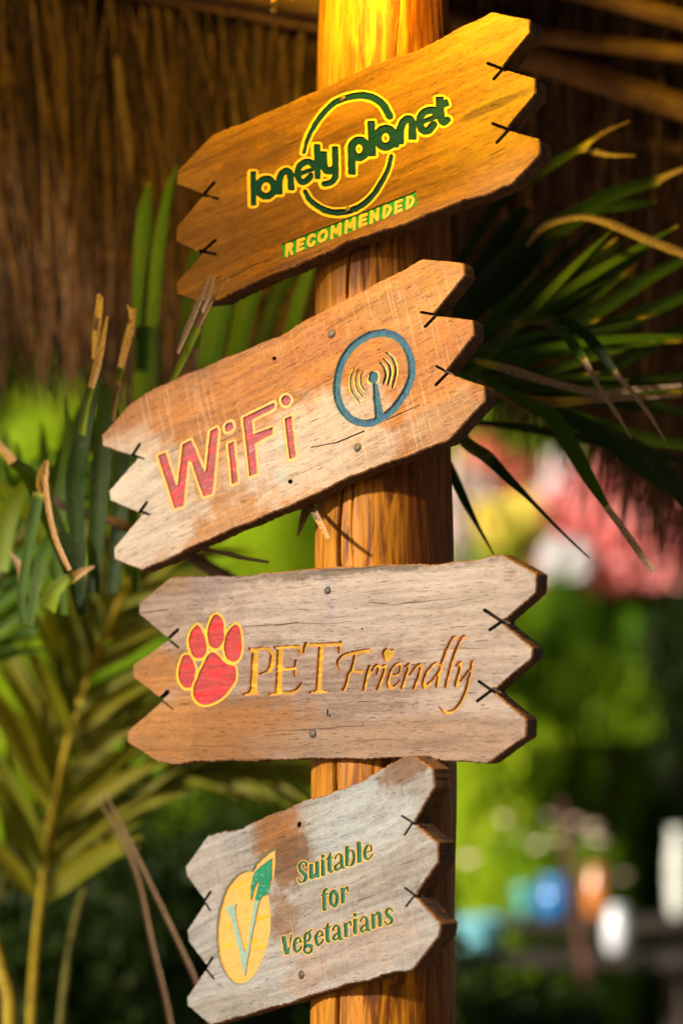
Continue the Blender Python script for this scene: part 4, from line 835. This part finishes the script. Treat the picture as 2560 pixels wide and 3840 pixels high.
# ---- palm left of the post: near blades with torn dry tips
b1 = Vector((-.03, .44, 0))
palmL = tag(empty('palm_plant', b1), 'green palm left of the signs, upright blades ending in torn dry brown tips', 'palm')
stalk = tube('frond_stalk', [b1, (-.03, .42, .8), (-.05, .40, 1.52), (-.22, .33, 1.70), (-.42, .25, 1.78)], [.020, .012, .009, .005], M_bark, None, 10, loc=b1, wob=.03); stalk.parent = palmL; stalk.location = (0, 0, 0)
X3 = Tr(300, 980, 600/1568); X6 = Tr(0, 1000, 1280/1568); X7 = Tr(0, 2400, 1280/1568); X5 = Tr(0, 0, 1280/1568)
LL = [  # torn dry tips in focus
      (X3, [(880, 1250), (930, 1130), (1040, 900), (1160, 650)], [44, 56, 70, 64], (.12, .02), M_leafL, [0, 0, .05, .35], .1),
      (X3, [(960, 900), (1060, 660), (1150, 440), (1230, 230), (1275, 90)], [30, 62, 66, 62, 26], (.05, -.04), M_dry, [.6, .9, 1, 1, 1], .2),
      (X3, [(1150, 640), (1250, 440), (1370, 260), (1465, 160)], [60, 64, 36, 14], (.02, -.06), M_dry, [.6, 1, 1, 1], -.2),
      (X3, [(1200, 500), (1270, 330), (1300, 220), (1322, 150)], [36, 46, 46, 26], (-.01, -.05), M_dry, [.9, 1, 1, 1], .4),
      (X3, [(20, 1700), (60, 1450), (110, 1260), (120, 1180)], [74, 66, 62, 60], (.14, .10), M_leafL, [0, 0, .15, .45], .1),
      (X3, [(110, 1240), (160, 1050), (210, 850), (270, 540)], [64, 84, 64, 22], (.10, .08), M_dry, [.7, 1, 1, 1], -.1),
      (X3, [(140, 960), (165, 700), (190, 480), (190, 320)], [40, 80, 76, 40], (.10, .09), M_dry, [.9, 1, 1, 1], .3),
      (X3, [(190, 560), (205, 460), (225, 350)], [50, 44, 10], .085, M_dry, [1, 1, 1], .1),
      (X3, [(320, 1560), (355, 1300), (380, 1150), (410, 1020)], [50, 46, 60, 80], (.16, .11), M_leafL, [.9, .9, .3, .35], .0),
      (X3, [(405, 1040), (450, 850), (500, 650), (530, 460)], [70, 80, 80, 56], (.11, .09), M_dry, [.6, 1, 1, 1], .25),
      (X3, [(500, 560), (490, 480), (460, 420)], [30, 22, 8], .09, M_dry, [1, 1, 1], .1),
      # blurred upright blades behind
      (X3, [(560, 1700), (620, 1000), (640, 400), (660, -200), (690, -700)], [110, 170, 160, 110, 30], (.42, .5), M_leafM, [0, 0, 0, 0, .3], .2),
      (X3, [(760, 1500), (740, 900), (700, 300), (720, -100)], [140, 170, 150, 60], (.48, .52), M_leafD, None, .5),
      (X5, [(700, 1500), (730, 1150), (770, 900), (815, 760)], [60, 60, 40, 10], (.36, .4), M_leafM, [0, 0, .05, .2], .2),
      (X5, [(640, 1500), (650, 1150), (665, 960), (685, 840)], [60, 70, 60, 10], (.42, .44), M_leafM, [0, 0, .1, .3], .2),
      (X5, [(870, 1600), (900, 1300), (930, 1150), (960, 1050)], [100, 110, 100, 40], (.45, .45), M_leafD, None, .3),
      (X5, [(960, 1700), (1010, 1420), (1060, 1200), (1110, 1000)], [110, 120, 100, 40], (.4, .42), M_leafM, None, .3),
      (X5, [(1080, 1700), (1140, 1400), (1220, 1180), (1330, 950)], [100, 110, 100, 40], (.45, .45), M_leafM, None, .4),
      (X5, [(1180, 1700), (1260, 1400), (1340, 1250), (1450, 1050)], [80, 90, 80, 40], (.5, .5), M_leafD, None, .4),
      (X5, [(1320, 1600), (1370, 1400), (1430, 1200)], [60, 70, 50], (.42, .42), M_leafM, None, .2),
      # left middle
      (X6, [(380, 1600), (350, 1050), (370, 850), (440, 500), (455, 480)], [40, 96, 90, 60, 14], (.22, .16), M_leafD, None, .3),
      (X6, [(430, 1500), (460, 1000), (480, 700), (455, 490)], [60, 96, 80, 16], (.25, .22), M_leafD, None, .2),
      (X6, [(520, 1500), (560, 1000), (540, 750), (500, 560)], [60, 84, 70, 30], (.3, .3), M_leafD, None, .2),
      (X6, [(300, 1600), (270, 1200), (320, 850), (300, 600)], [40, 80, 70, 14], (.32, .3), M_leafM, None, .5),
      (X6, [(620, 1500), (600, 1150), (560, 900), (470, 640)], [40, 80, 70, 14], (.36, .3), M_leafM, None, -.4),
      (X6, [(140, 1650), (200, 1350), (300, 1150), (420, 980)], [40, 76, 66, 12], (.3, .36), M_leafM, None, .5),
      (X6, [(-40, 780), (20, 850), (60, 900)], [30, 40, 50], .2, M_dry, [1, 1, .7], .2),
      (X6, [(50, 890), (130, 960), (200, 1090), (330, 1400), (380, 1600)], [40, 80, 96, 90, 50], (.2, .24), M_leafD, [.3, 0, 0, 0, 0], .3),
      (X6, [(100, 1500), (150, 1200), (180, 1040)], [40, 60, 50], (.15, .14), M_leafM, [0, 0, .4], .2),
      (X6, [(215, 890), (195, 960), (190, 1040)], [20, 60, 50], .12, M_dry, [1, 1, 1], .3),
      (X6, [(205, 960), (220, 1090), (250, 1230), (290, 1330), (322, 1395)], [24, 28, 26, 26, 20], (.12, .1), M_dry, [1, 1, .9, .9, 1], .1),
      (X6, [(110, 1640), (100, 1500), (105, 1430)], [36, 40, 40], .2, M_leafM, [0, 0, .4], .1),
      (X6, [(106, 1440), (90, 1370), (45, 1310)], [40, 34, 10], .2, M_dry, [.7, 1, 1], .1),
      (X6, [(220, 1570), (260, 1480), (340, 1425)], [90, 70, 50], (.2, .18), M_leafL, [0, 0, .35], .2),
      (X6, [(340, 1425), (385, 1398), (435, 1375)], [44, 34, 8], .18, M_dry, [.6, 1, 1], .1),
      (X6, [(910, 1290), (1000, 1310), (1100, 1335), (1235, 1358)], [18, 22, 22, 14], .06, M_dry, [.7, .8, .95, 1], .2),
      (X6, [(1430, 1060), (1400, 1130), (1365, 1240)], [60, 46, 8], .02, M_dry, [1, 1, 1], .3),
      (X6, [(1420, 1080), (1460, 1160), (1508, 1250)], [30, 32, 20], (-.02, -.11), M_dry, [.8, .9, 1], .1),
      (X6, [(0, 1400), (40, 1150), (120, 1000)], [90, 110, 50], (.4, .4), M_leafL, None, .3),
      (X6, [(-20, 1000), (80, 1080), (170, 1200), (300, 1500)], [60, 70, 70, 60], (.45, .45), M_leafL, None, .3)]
for row in LL:
    pleaf(row[0], row[1], row[2], row[3], row[4], palmL, b1, row[5], .35, row[6])

# ---- arching fronds lower left
def frond(parent, base, rpts, Ys, count, Lpx, ang, wpx, mat, r, seed, skip=0.0, sides=(-1, 1), bare=.15, rmat=None):
    rs = random.Random(seed); P3 = [at(x, y, Y) for (x, y), Y in zip(rpts, Ys)]
    fr = tube('frond', P3, r, rmat or M_rach, None, 10, loc=P3[0], wob=.03, n=8); fr.parent = parent; fr.location = P3[0]-base
    C2 = catmull(rpts, 24); Yc = np.interp(np.linspace(0, 1, len(C2)), np.linspace(0, 1, len(Ys)), Ys)
    for i in range(count):
        t = bare+(1-bare)*(i+rs.random()*.6)/count
        k = min(len(C2)-2, int(t*(len(C2)-1))); p = C2[k]; d = C2[k+1]-C2[k]; d = d/np.hypot(*d)
        for sd_ in sides:
            if rs.random() < skip: continue
            a = math.radians(ang*(1-.35*t)+rs.uniform(-9, 9))*sd_; c, s_ = math.cos(a), math.sin(a); e = np.array([d[0]*c-d[1]*s_, d[0]*s_+d[1]*c])
            L = Lpx*(1-.45*abs(t-.45)*1.6)*rs.uniform(.8, 1.1); g = np.array([0, 1.0])
            q = [p, p+e*L*.35, p+e*L*.7+g*L*.04, p+e*L+g*L*.14]; dy = rs.uniform(-.10, .06)
            P = [at(q[0][0], q[0][1], Yc[k]), at(q[1][0], q[1][1], Yc[k]+dy*.4), at(q[2][0], q[2][1], Yc[k]+dy), at(q[3][0], q[3][1], Yc[k]+dy*1.5)]
            ribbon(P, [x*px_size(Yc[k]) for x in (wpx*.3, wpx, wpx*.9, wpx*.5, 2)], mat, fr, P3[0], [0, 0, 0, .05, .35], .35, rs.uniform(-.7, .7), n=4)
    return fr
b2 = Vector((-.62, .72, 0))
palmA = tag(empty('palm_plant', b2), 'palm with arching yellow-ribbed fronds at the lower left, below the paw sign', 'palm')
frond(palmA, b2, [(90, 4900), (120, 3800), (165, 3300), (230, 2900), (330, 2550), (480, 2200), (640, 1950)], [.95, .95, .92, .9, .86, .78, .68], 34, 620, 46, 66, M_leafO, [.008, .007, .006, .0055, .005, .003], 1, .05, (-1, 1), .30)
frond(palmA, b2, [(-40, 4900), (40, 3900), (10, 3640), (-60, 3450), (-200, 3300)], [.60, .58, .6, .62, .65], 3, 300, 50, 50, M_leafM, [.012, .010, .006], 2, .1, (-1,), .6)
frond(palmA, b2, [(200, 4900), (230, 3840), (330, 3300), (520, 2960), (840, 2890), (1240, 2920)], [.74, .8, .9, 1.0, 1.05, 1.1], 24, 420, 30, 40, M_leafO, [.007, .006, .004, .003], 3, .1, (-1, 1), .42, M_rachD)
frond(palmA, b2, [(-200, 4900), (-250, 3000), (-100, 2200), (60, 1800)], [.9, .95, 1.0, 1.0], 9, 560, 40, 66, M_leafM, [.016, .012, .006], 4, .1, (-1, 1), .45, M_rachD)
frond(palmA, b2, [(-330, 4900), (-330, 3100), (-130, 2450), (130, 1930), (420, 1600)], [.8, .78, .74, .7, .66], 22, 440, 42, 46, M_leafM, [.010, .008, .006, .003], 6, .1, (-1, 1), .45, M_rachD)
frond(palmA, b2, [(-100, 4900), (-60, 3700), (60, 3200), (330, 2800), (700, 2560)], [1.0, 1.0, 1.05, 1.1, 1.15], 22, 460, 42, 44, M_leafO, [.008, .006, .005, .003], 7, .1, (-1, 1), .35, M_rachD)
for k, (pts, Y) in enumerate([([(360, 2980), (500, 3250), (570, 3550), (640, 3860), (680, 4300)], .55), ([(385, 2960), (520, 3230), (640, 3480), (740, 3700), (800, 3900)], .5)]):
    ribbon([at(x, y, Y) for x, y in pts], [px_size(Y)*w for w in (8, 16, 18, 18, 16)], M_dry, palmA, b2, [.6, .8, .8, .8, .9], .5, .3, 'dry_leaflet')

# ------------------------------------------------------------------ garden beyond the roof
M_f = [foliage_mat('leaves_yellow_green', (.12, .25, .006), (.22, .36, .008), .45), foliage_mat('leaves_green', (.05, .13, .005), (.09, .21, .007), .4), foliage_mat('leaves_dark', (.010, .022, .002), (.018, .036, .003), .35), foliage_mat('leaves_lime', (.26, .40, .008), (.40, .52, .015), .5)]
def leaf_cloud(n, size, seed, lumps=14, shell=.55, squash=1.0):
    rs = np.random.default_rng(seed); cs = rs.normal(0, .42, (lumps, 3)); cs[:, 2] = np.abs(cs[:, 2])*.9+.15; cr = rs.uniform(.22, .5, lumps)
    V, F = [], []
    for i in range(n):
        k = rs.integers(lumps); d = rs.normal(0, 1, 3); d /= np.linalg.norm(d); p = cs[k]+d*cr[k]*(shell+(1-shell)*rs.random()); p[2] = max(.02, p[2]*squash)
        nn = d*.6+rs.normal(0, .6, 3)+np.array([0, -.1, .3]); nn /= np.linalg.norm(nn); u = np.cross(nn, rs.normal(0, 1, 3)); u /= np.linalg.norm(u); w = np.cross(nn, u); s_ = size*rs.uniform(.6, 1.4)
        o = len(V); V += [p-u*s_, p-w*s_*.42+nn*s_*.1, p+u*s_, p+w*s_*.42+nn*s_*.1]; F.append((o, o+1, o+2, o+3))
    A_ = np.array(V); A_[:, :2] -= np.median(A_[:, :2], 0); A_[:, :2] *= .5/np.percentile(np.abs(A_[:, :2]), 97); A_[:, 2] -= A_[:, 2].min(); A_[:, 2] /= np.percentile(A_[:, 2], 98)
    return A_, F
CL = [leaf_cloud(5200, .06, 11), leaf_cloud(5200, .05, 12), leaf_cloud(4200, .075, 13), leaf_cloud(11000, .030, 14, 22), leaf_cloud(11000, .028, 15, 22)]
CLM = {}
def crown_mesh(ci, mi):
    if (ci, mi) not in CLM:
        me = bpy.data.meshes.new('foliage'); me.from_pydata([tuple(v) for v in CL[ci][0]], [], CL[ci][1]); me.materials.append(M_f[mi]); CLM[(ci, mi)] = me
    return CLM[(ci, mi)]
FLM = {}
def flower_mesh(mat, seed, n=420, size=.05):
    V, F = [], []; rs = np.random.default_rng(seed); base = np.array(CL[seed % 3][0]).reshape(-1, 4, 3).mean(1); pick = base[rs.integers(len(base), size=n)]
    for p in pick:
        p = p*1.04; d = rs.normal(0, 1, 3); d[1] -= 1.0; d /= np.linalg.norm(d); u = np.cross(d, (0, .1, 1)); u /= np.linalg.norm(u); w = np.cross(d, u); s_ = size*rs.uniform(.6, 1.3); o = len(V)
        V.append(p+d*s_*.1)
        for k in range(10):
            a = k*.6283; rr_ = s_*(1.0 if k % 2 else .62); V.append(p+u*math.cos(a)*rr_+w*math.sin(a)*rr_+d*s_*.35*(1 if k % 2 else .5))
        for k in range(10): F.append((o, o+1+k, o+1+(k+1) % 10))
    me = bpy.data.meshes.new('blossoms'); me.from_pydata([tuple(v) for v in V], [], F); me.materials.append(mat); return me
def shrub(name, label, cat, x, y, zb, w, h, ci, mi, flowers=None, rot=0.0):
    """crown lumps stacked from the ground up to zb + h; blossom covers the top lump"""
    e = tag(empty(name, (x, y, 0)), label, cat); top = zb+h; n = max(1, int(round((top-h)/(.75*w)))) if top > h else 0
    lumps = [(0.0, 0.0, zb, w*(.80 if flowers else 1.0), h*(.86 if flowers else 1.0))]
    for k in range(n):
        z1 = zb*(k+.0)/max(1, n); hh = zb/max(1, n)*1.35
        lumps.append((random.uniform(-.12, .12)*w, random.uniform(0, .2)*w, z1, w*random.uniform(.85, 1.1), hh))
    for q, (dx, dy, z, sw, sh) in enumerate(lumps):
        o = bpy.data.objects.new('crown', crown_mesh((ci+q) % 3, mi)); COL.objects.link(o); o.parent = e; o.location = (dx, dy, z); o.scale = (sw, sw, sh); o.rotation_euler.z = rot+q*1.7
    for k in range(3):
        a = rot+k*2.1
        t = tube('trunk', [(0, 0, -.08), (.05*math.cos(a)*w, .05*math.sin(a)*w, top*.4), (.22*math.cos(a)*w, .22*math.sin(a)*w, top*.85)], [.04*max(.5, w), .025*max(.5, w), .008], M_bark, None, 8); t.parent = e; t.location = (0, 0, 0)
    if flowers:
        fo = bpy.data.objects.new('blossoms', flowers); COL.objects.link(fo); fo.parent = e; fo.location.z = zb-.04*h; fo.scale = (w*1.25, w*1.25, h*1.12); fo.rotation_euler.z = rot; fo['kind'] = 'stuff'
    return e
def petal(name, c, c2): return foliage_mat(name, c, c2, .15)
F_coral = flower_mesh(petal('coral_petals', (.85, .20, .20), (.88, .36, .32)), 12, 2600, .058); F_red = flower_mesh(petal('red_petals', (.80, .17, .12), (.80, .34, .18)), 13, 2600, .058)
F_yel = flower_mesh(petal('yellow_petals', (.75, .58, .06), (.80, .68, .15)), 11, 2600, .058); F_cream = flower_mesh(petal('cream_petals', (.70, .52, .46), (.78, .66, .58)), 13, 2600, .058); F_white = flower_mesh(petal('white_petals', (.70, .70, .72), (.80, .78, .76)), 12, 2600, .058); F_pale = flower_mesh(petal('pale_glint_petals', (.75, .52, .40), (.80, .60, .48)), 13, 46, .06)
def spot(px, py, Y): return at(px, py, Y)
def put(px, py, Y, wpx, hpx, *a, **k):       # crown centred on a pixel, at depth Y
    c = at(px, py, Y); s_ = px_size(Y); return c, wpx*s_, hpx*s_
def bush(name, label, px, py, Y, wpx, hpx, ci, mi, fl=None, rot=0.0, cat='shrub'):
    c, w, h = put(px, py, Y, wpx, hpx); return shrub(name, label, cat, c.x, Y, max(0, c.z-h*.5), w, h, ci, mi, fl, rot)
bush('flowering_shrub', 'shrub covered in coral pink blossom under the right end of the thatch fringe', 2420, 2030, 7.2, 560, 420, 1, 1, F_coral, .3, 'flower shrub')
bush('flowering_shrub', 'small coral red flowering shrub between the post and the thatch fringe', 1880, 1770, 8.0, 250, 190, 2, 0, F_red, 1.2, 'flower shrub')
bush('flowering_shrub', 'yellow flowering shrub right of the post', 1900, 1985, 6.9, 260, 170, 0, 3, F_yel, 2.2, 'flower shrub')
bush('flowering_shrub', 'narrow white flowering shrub beside the coral blossom', 2120, 1930, 7.5, 170, 300, 1, 1, F_white, .9, 'flower shrub')
bush('flowering_shrub', 'low white flowering shrub in front of the narrow white one', 2100, 2110, 6.7, 150, 130, 0, 1, F_white, 2.9, 'flower shrub')
bush('flowering_shrub', 'pale flowering shrub close behind the post', 1730, 1960, 7.8, 150, 330, 2, 1, F_cream, 2.9, 'flower shrub')
bush('garden_shrub', 'bright green shrub behind the paw sign right end', 1850, 2380, 6.4, 560, 420, 0, 0, None, .2)
bush('garden_shrub', 'mid green shrub with gaps right of the pet sign', 2230, 2560, 6.6, 520, 460, 1, 0, None, 1.0)
bush('garden_shrub', 'bright yellow-green shrub right beside the lower post', 1840, 2870, 6.0, 420, 330, 2, 3, None, 1.9)
bush('garden_shrub', 'green shrub with a few pale pink flowers added as glints behind the pots', 2050, 3190, 5.8, 420, 200, 1, 0, F_pale, 2.6)  # pale blossoms added in place of small sun glints
bush('garden_shrub', 'dark green shrub at the right below the coral blossom', 2520, 2650, 6.5, 300, 700, 2, 2, None, 2.2)
bush('garden_shrub', 'lime green shrub glowing behind the left palm blades', 300, 1740, 9.6, 560, 420, 0, 3, None, .5)
bush('garden_shrub', 'lime green shrub seen under the WiFi sign', 1010, 1990, 9.0, 520, 380, 1, 3, None, 1.5)
bush('garden_shrub', 'yellow-green shrub behind the left palm at paw height', 60, 2250, 9.2, 560, 520, 2, 3, None, .9)
bush('garden_shrub', 'mid green shrub behind the paw sign left end', 620, 2480, 8.8, 620, 460, 0, 0, None, 2.1)
bush('garden_shrub', 'dark low shrub behind the arching frond', 560, 3300, 2.9, 900, 620, 1, 2, None, .1)
bush('garden_shrub', 'dark low shrub beside the foot of the post', 1150, 3560, 2.5, 700, 700, 2, 2, None, 1.1)
bush('garden_shrub', 'dark low shrub at the lower left corner', 150, 3650, 2.3, 800, 700, 0, 2, None, 2.0)
bush('garden_shrub', 'dark shrub on the shaded ground at the lower right', 1950, 3830, 3.2, 800, 420, 1, 2, None, .7)
# trees behind everything
for k, (x, y, h, w, mi, lab) in enumerate([(-4.2, 13.5, 5.6, 2.6, 0, 'bright yellow-green tree far behind the left palm'), (-1.3, 15.0, 6.5, 2.8, 1, 'green tree far behind the WiFi sign'), (1.2, 13.0, 5.6, 2.6, 0, 'yellow-green tree far behind the flowering shrubs'),
                                           (3.8, 14.5, 6.2, 3.0, 1, 'green tree far behind the coral shrub'), (-7.6, 16, 7, 3.4, 1, 'broad green tree far out to the left'), (7.4, 16, 6.6, 3.4, 2, 'dark broad tree far out to the right')]):
    e = tag(empty('tree', (x, y, 0)), lab, 'tree')
    for q in range(3):
        o = bpy.data.objects.new('crown', crown_mesh(3+(k+q) % 2, mi)); COL.objects.link(o); o.parent = e; o.location = ((q-1)*w*.45, .3*q, h*.10+.5*q); o.scale = (w*1.4, w*1.4, h*.9); o.rotation_euler.z = k+q*2.1
    t = tube('trunk', [(0, 0, -.1), (.08, 0, h*.4), (-.05, 0, h*.8)], [.14, .10, .05], M_bark, None, 10); t.parent = e; t.location = (0, 0, 0)
# slim trunks on the right
for (pa, pb, Y, r, lab) in [((2120, 3120), (2230, 3900), 4.85, .018, 'reddish brown leaning trunk beside the white pot')]:
    a = at(*pa, Y); b = at(*pb, Y); d = (a-b)/(a.z-b.z); g = b-d*(b.z+.05); tp = a+d*(1.0 if Y > 4.9 else .1)
    e = tag(empty('slim_tree', g), lab, 'tree')
    t = tube('trunk', [g, b, a, tp], [r*1.2, r, r*.9, r*.5], M_bark if Y > 4.9 else simple_mat('red_bark', (.09, .035, .02), .9, .5, 20), None, 10, loc=g); t.parent = e; t.location = (0, 0, 0)
    if Y < 4.9: continue
    o = bpy.data.objects.new('crown', crown_mesh(2, 2)); COL.objects.link(o); o.parent = e; o.location = tp-g-Vector((0, 0, .15)); o.scale = (.55, .55, .6)

# stepped plant stand with glazed pots
M_bench = simple_mat('dark_bench_wood', (.045, .034, .026), .8, .5, 12, .3)
def glaze(n, c): return simple_mat(n, c, .22, .35, 14, .6)
BY = 5.3; bx0, bx1 = at(1560, 3470, BY).x, at(2640, 3470, BY).x; STEP = [(BY+.16, at(2000, 3440, BY+.16).z), (BY-.16, at(2000, 3570, BY-.16).z)]
bench = tag(empty('plant_stand', ((bx0+bx1)/2, BY, 0)), 'dark two-step wooden plant stand carrying the glazed pots in the garden', 'plant stand')
def box(name, c, s_, mat, parent):
    V = [(c[0]+sx*s_[0]/2, c[1]+sy*s_[1]/2, c[2]+sz*s_[2]/2) for sz in (-1, 1) for sy in (-1, 1) for sx in (-1, 1)]
    F = [(0, 2, 3, 1), (4, 5, 7, 6), (0, 1, 5, 4), (2, 6, 7, 3), (0, 4, 6, 2), (1, 3, 7, 5)]
    o = mesh_obj(name, V, F, mat, parent); m = o.modifiers.new('bevel', 'BEVEL'); m.width = .006; return o
for (sy_, sz_) in STEP:
    for k in (-1, 0, 1): box('plank', (0, sy_-BY+.10*k, sz_-.018), (bx1-bx0, .09, .034), M_bench, bench)
    for sx in (-.42, .42): box('leg', (sx*(bx1-bx0), sy_-BY, (sz_-.036)/2-.03), (.07, .06, sz_-.036+.06), M_bench, bench)
POTPROF = {'jar': [(.02, 0), (.34, 0), (.44, .12), (.50, .42), (.46, .70), (.34, .86), (.33, .92), (.40, 1.0), (.35, 1.0), (.28, .93), (.28, .86), (.02, .80)],
           'pot': [(.02, 0), (.30, 0), (.36, .3), (.44, .78), (.50, .80), (.50, 1.0), (.43, 1.0), (.40, .82), (.02, .80)]}
for (px, wp, hp, c, kind, lab, st_) in [(2080, 150, 150, (.02, .16, .42), 'jar', 'round blue glazed jar on the plant stand', 0), (2235, 95, 190, (.50, .17, .04), 'jar', 'orange glazed jar beside the blue one on the plant stand', 0),
                                        (1800, 190, 130, (.16, .46, .55), 'pot', 'wide turquoise pot on the plant stand next to the post', 1), (1965, 80, 120, (.10, .38, .34), 'pot', 'small teal pot between the turquoise and blue pots', 0),
                                        (2310, 95, 170, (.62, .66, .72), 'jar', 'white glazed jar on the lower step of the plant stand', 1), (2540, 80, 330, (.60, .64, .58), 'jar', 'tall pale celadon jar at the far end of the plant stand', 0)]:
    Yp, zp = STEP[st_]; c0 = at(px, 3400, Yp); s_ = px_size(Yp); h = hp*s_
    o = lathe('glazed_jar' if kind == 'jar' else 'glazed_pot', [(r*wp*s_, z*h) for r, z in POTPROF[kind]], glaze('glaze', c), None, 24, (c0.x, Yp, zp-.001)); tag(o, lab, 'pot')
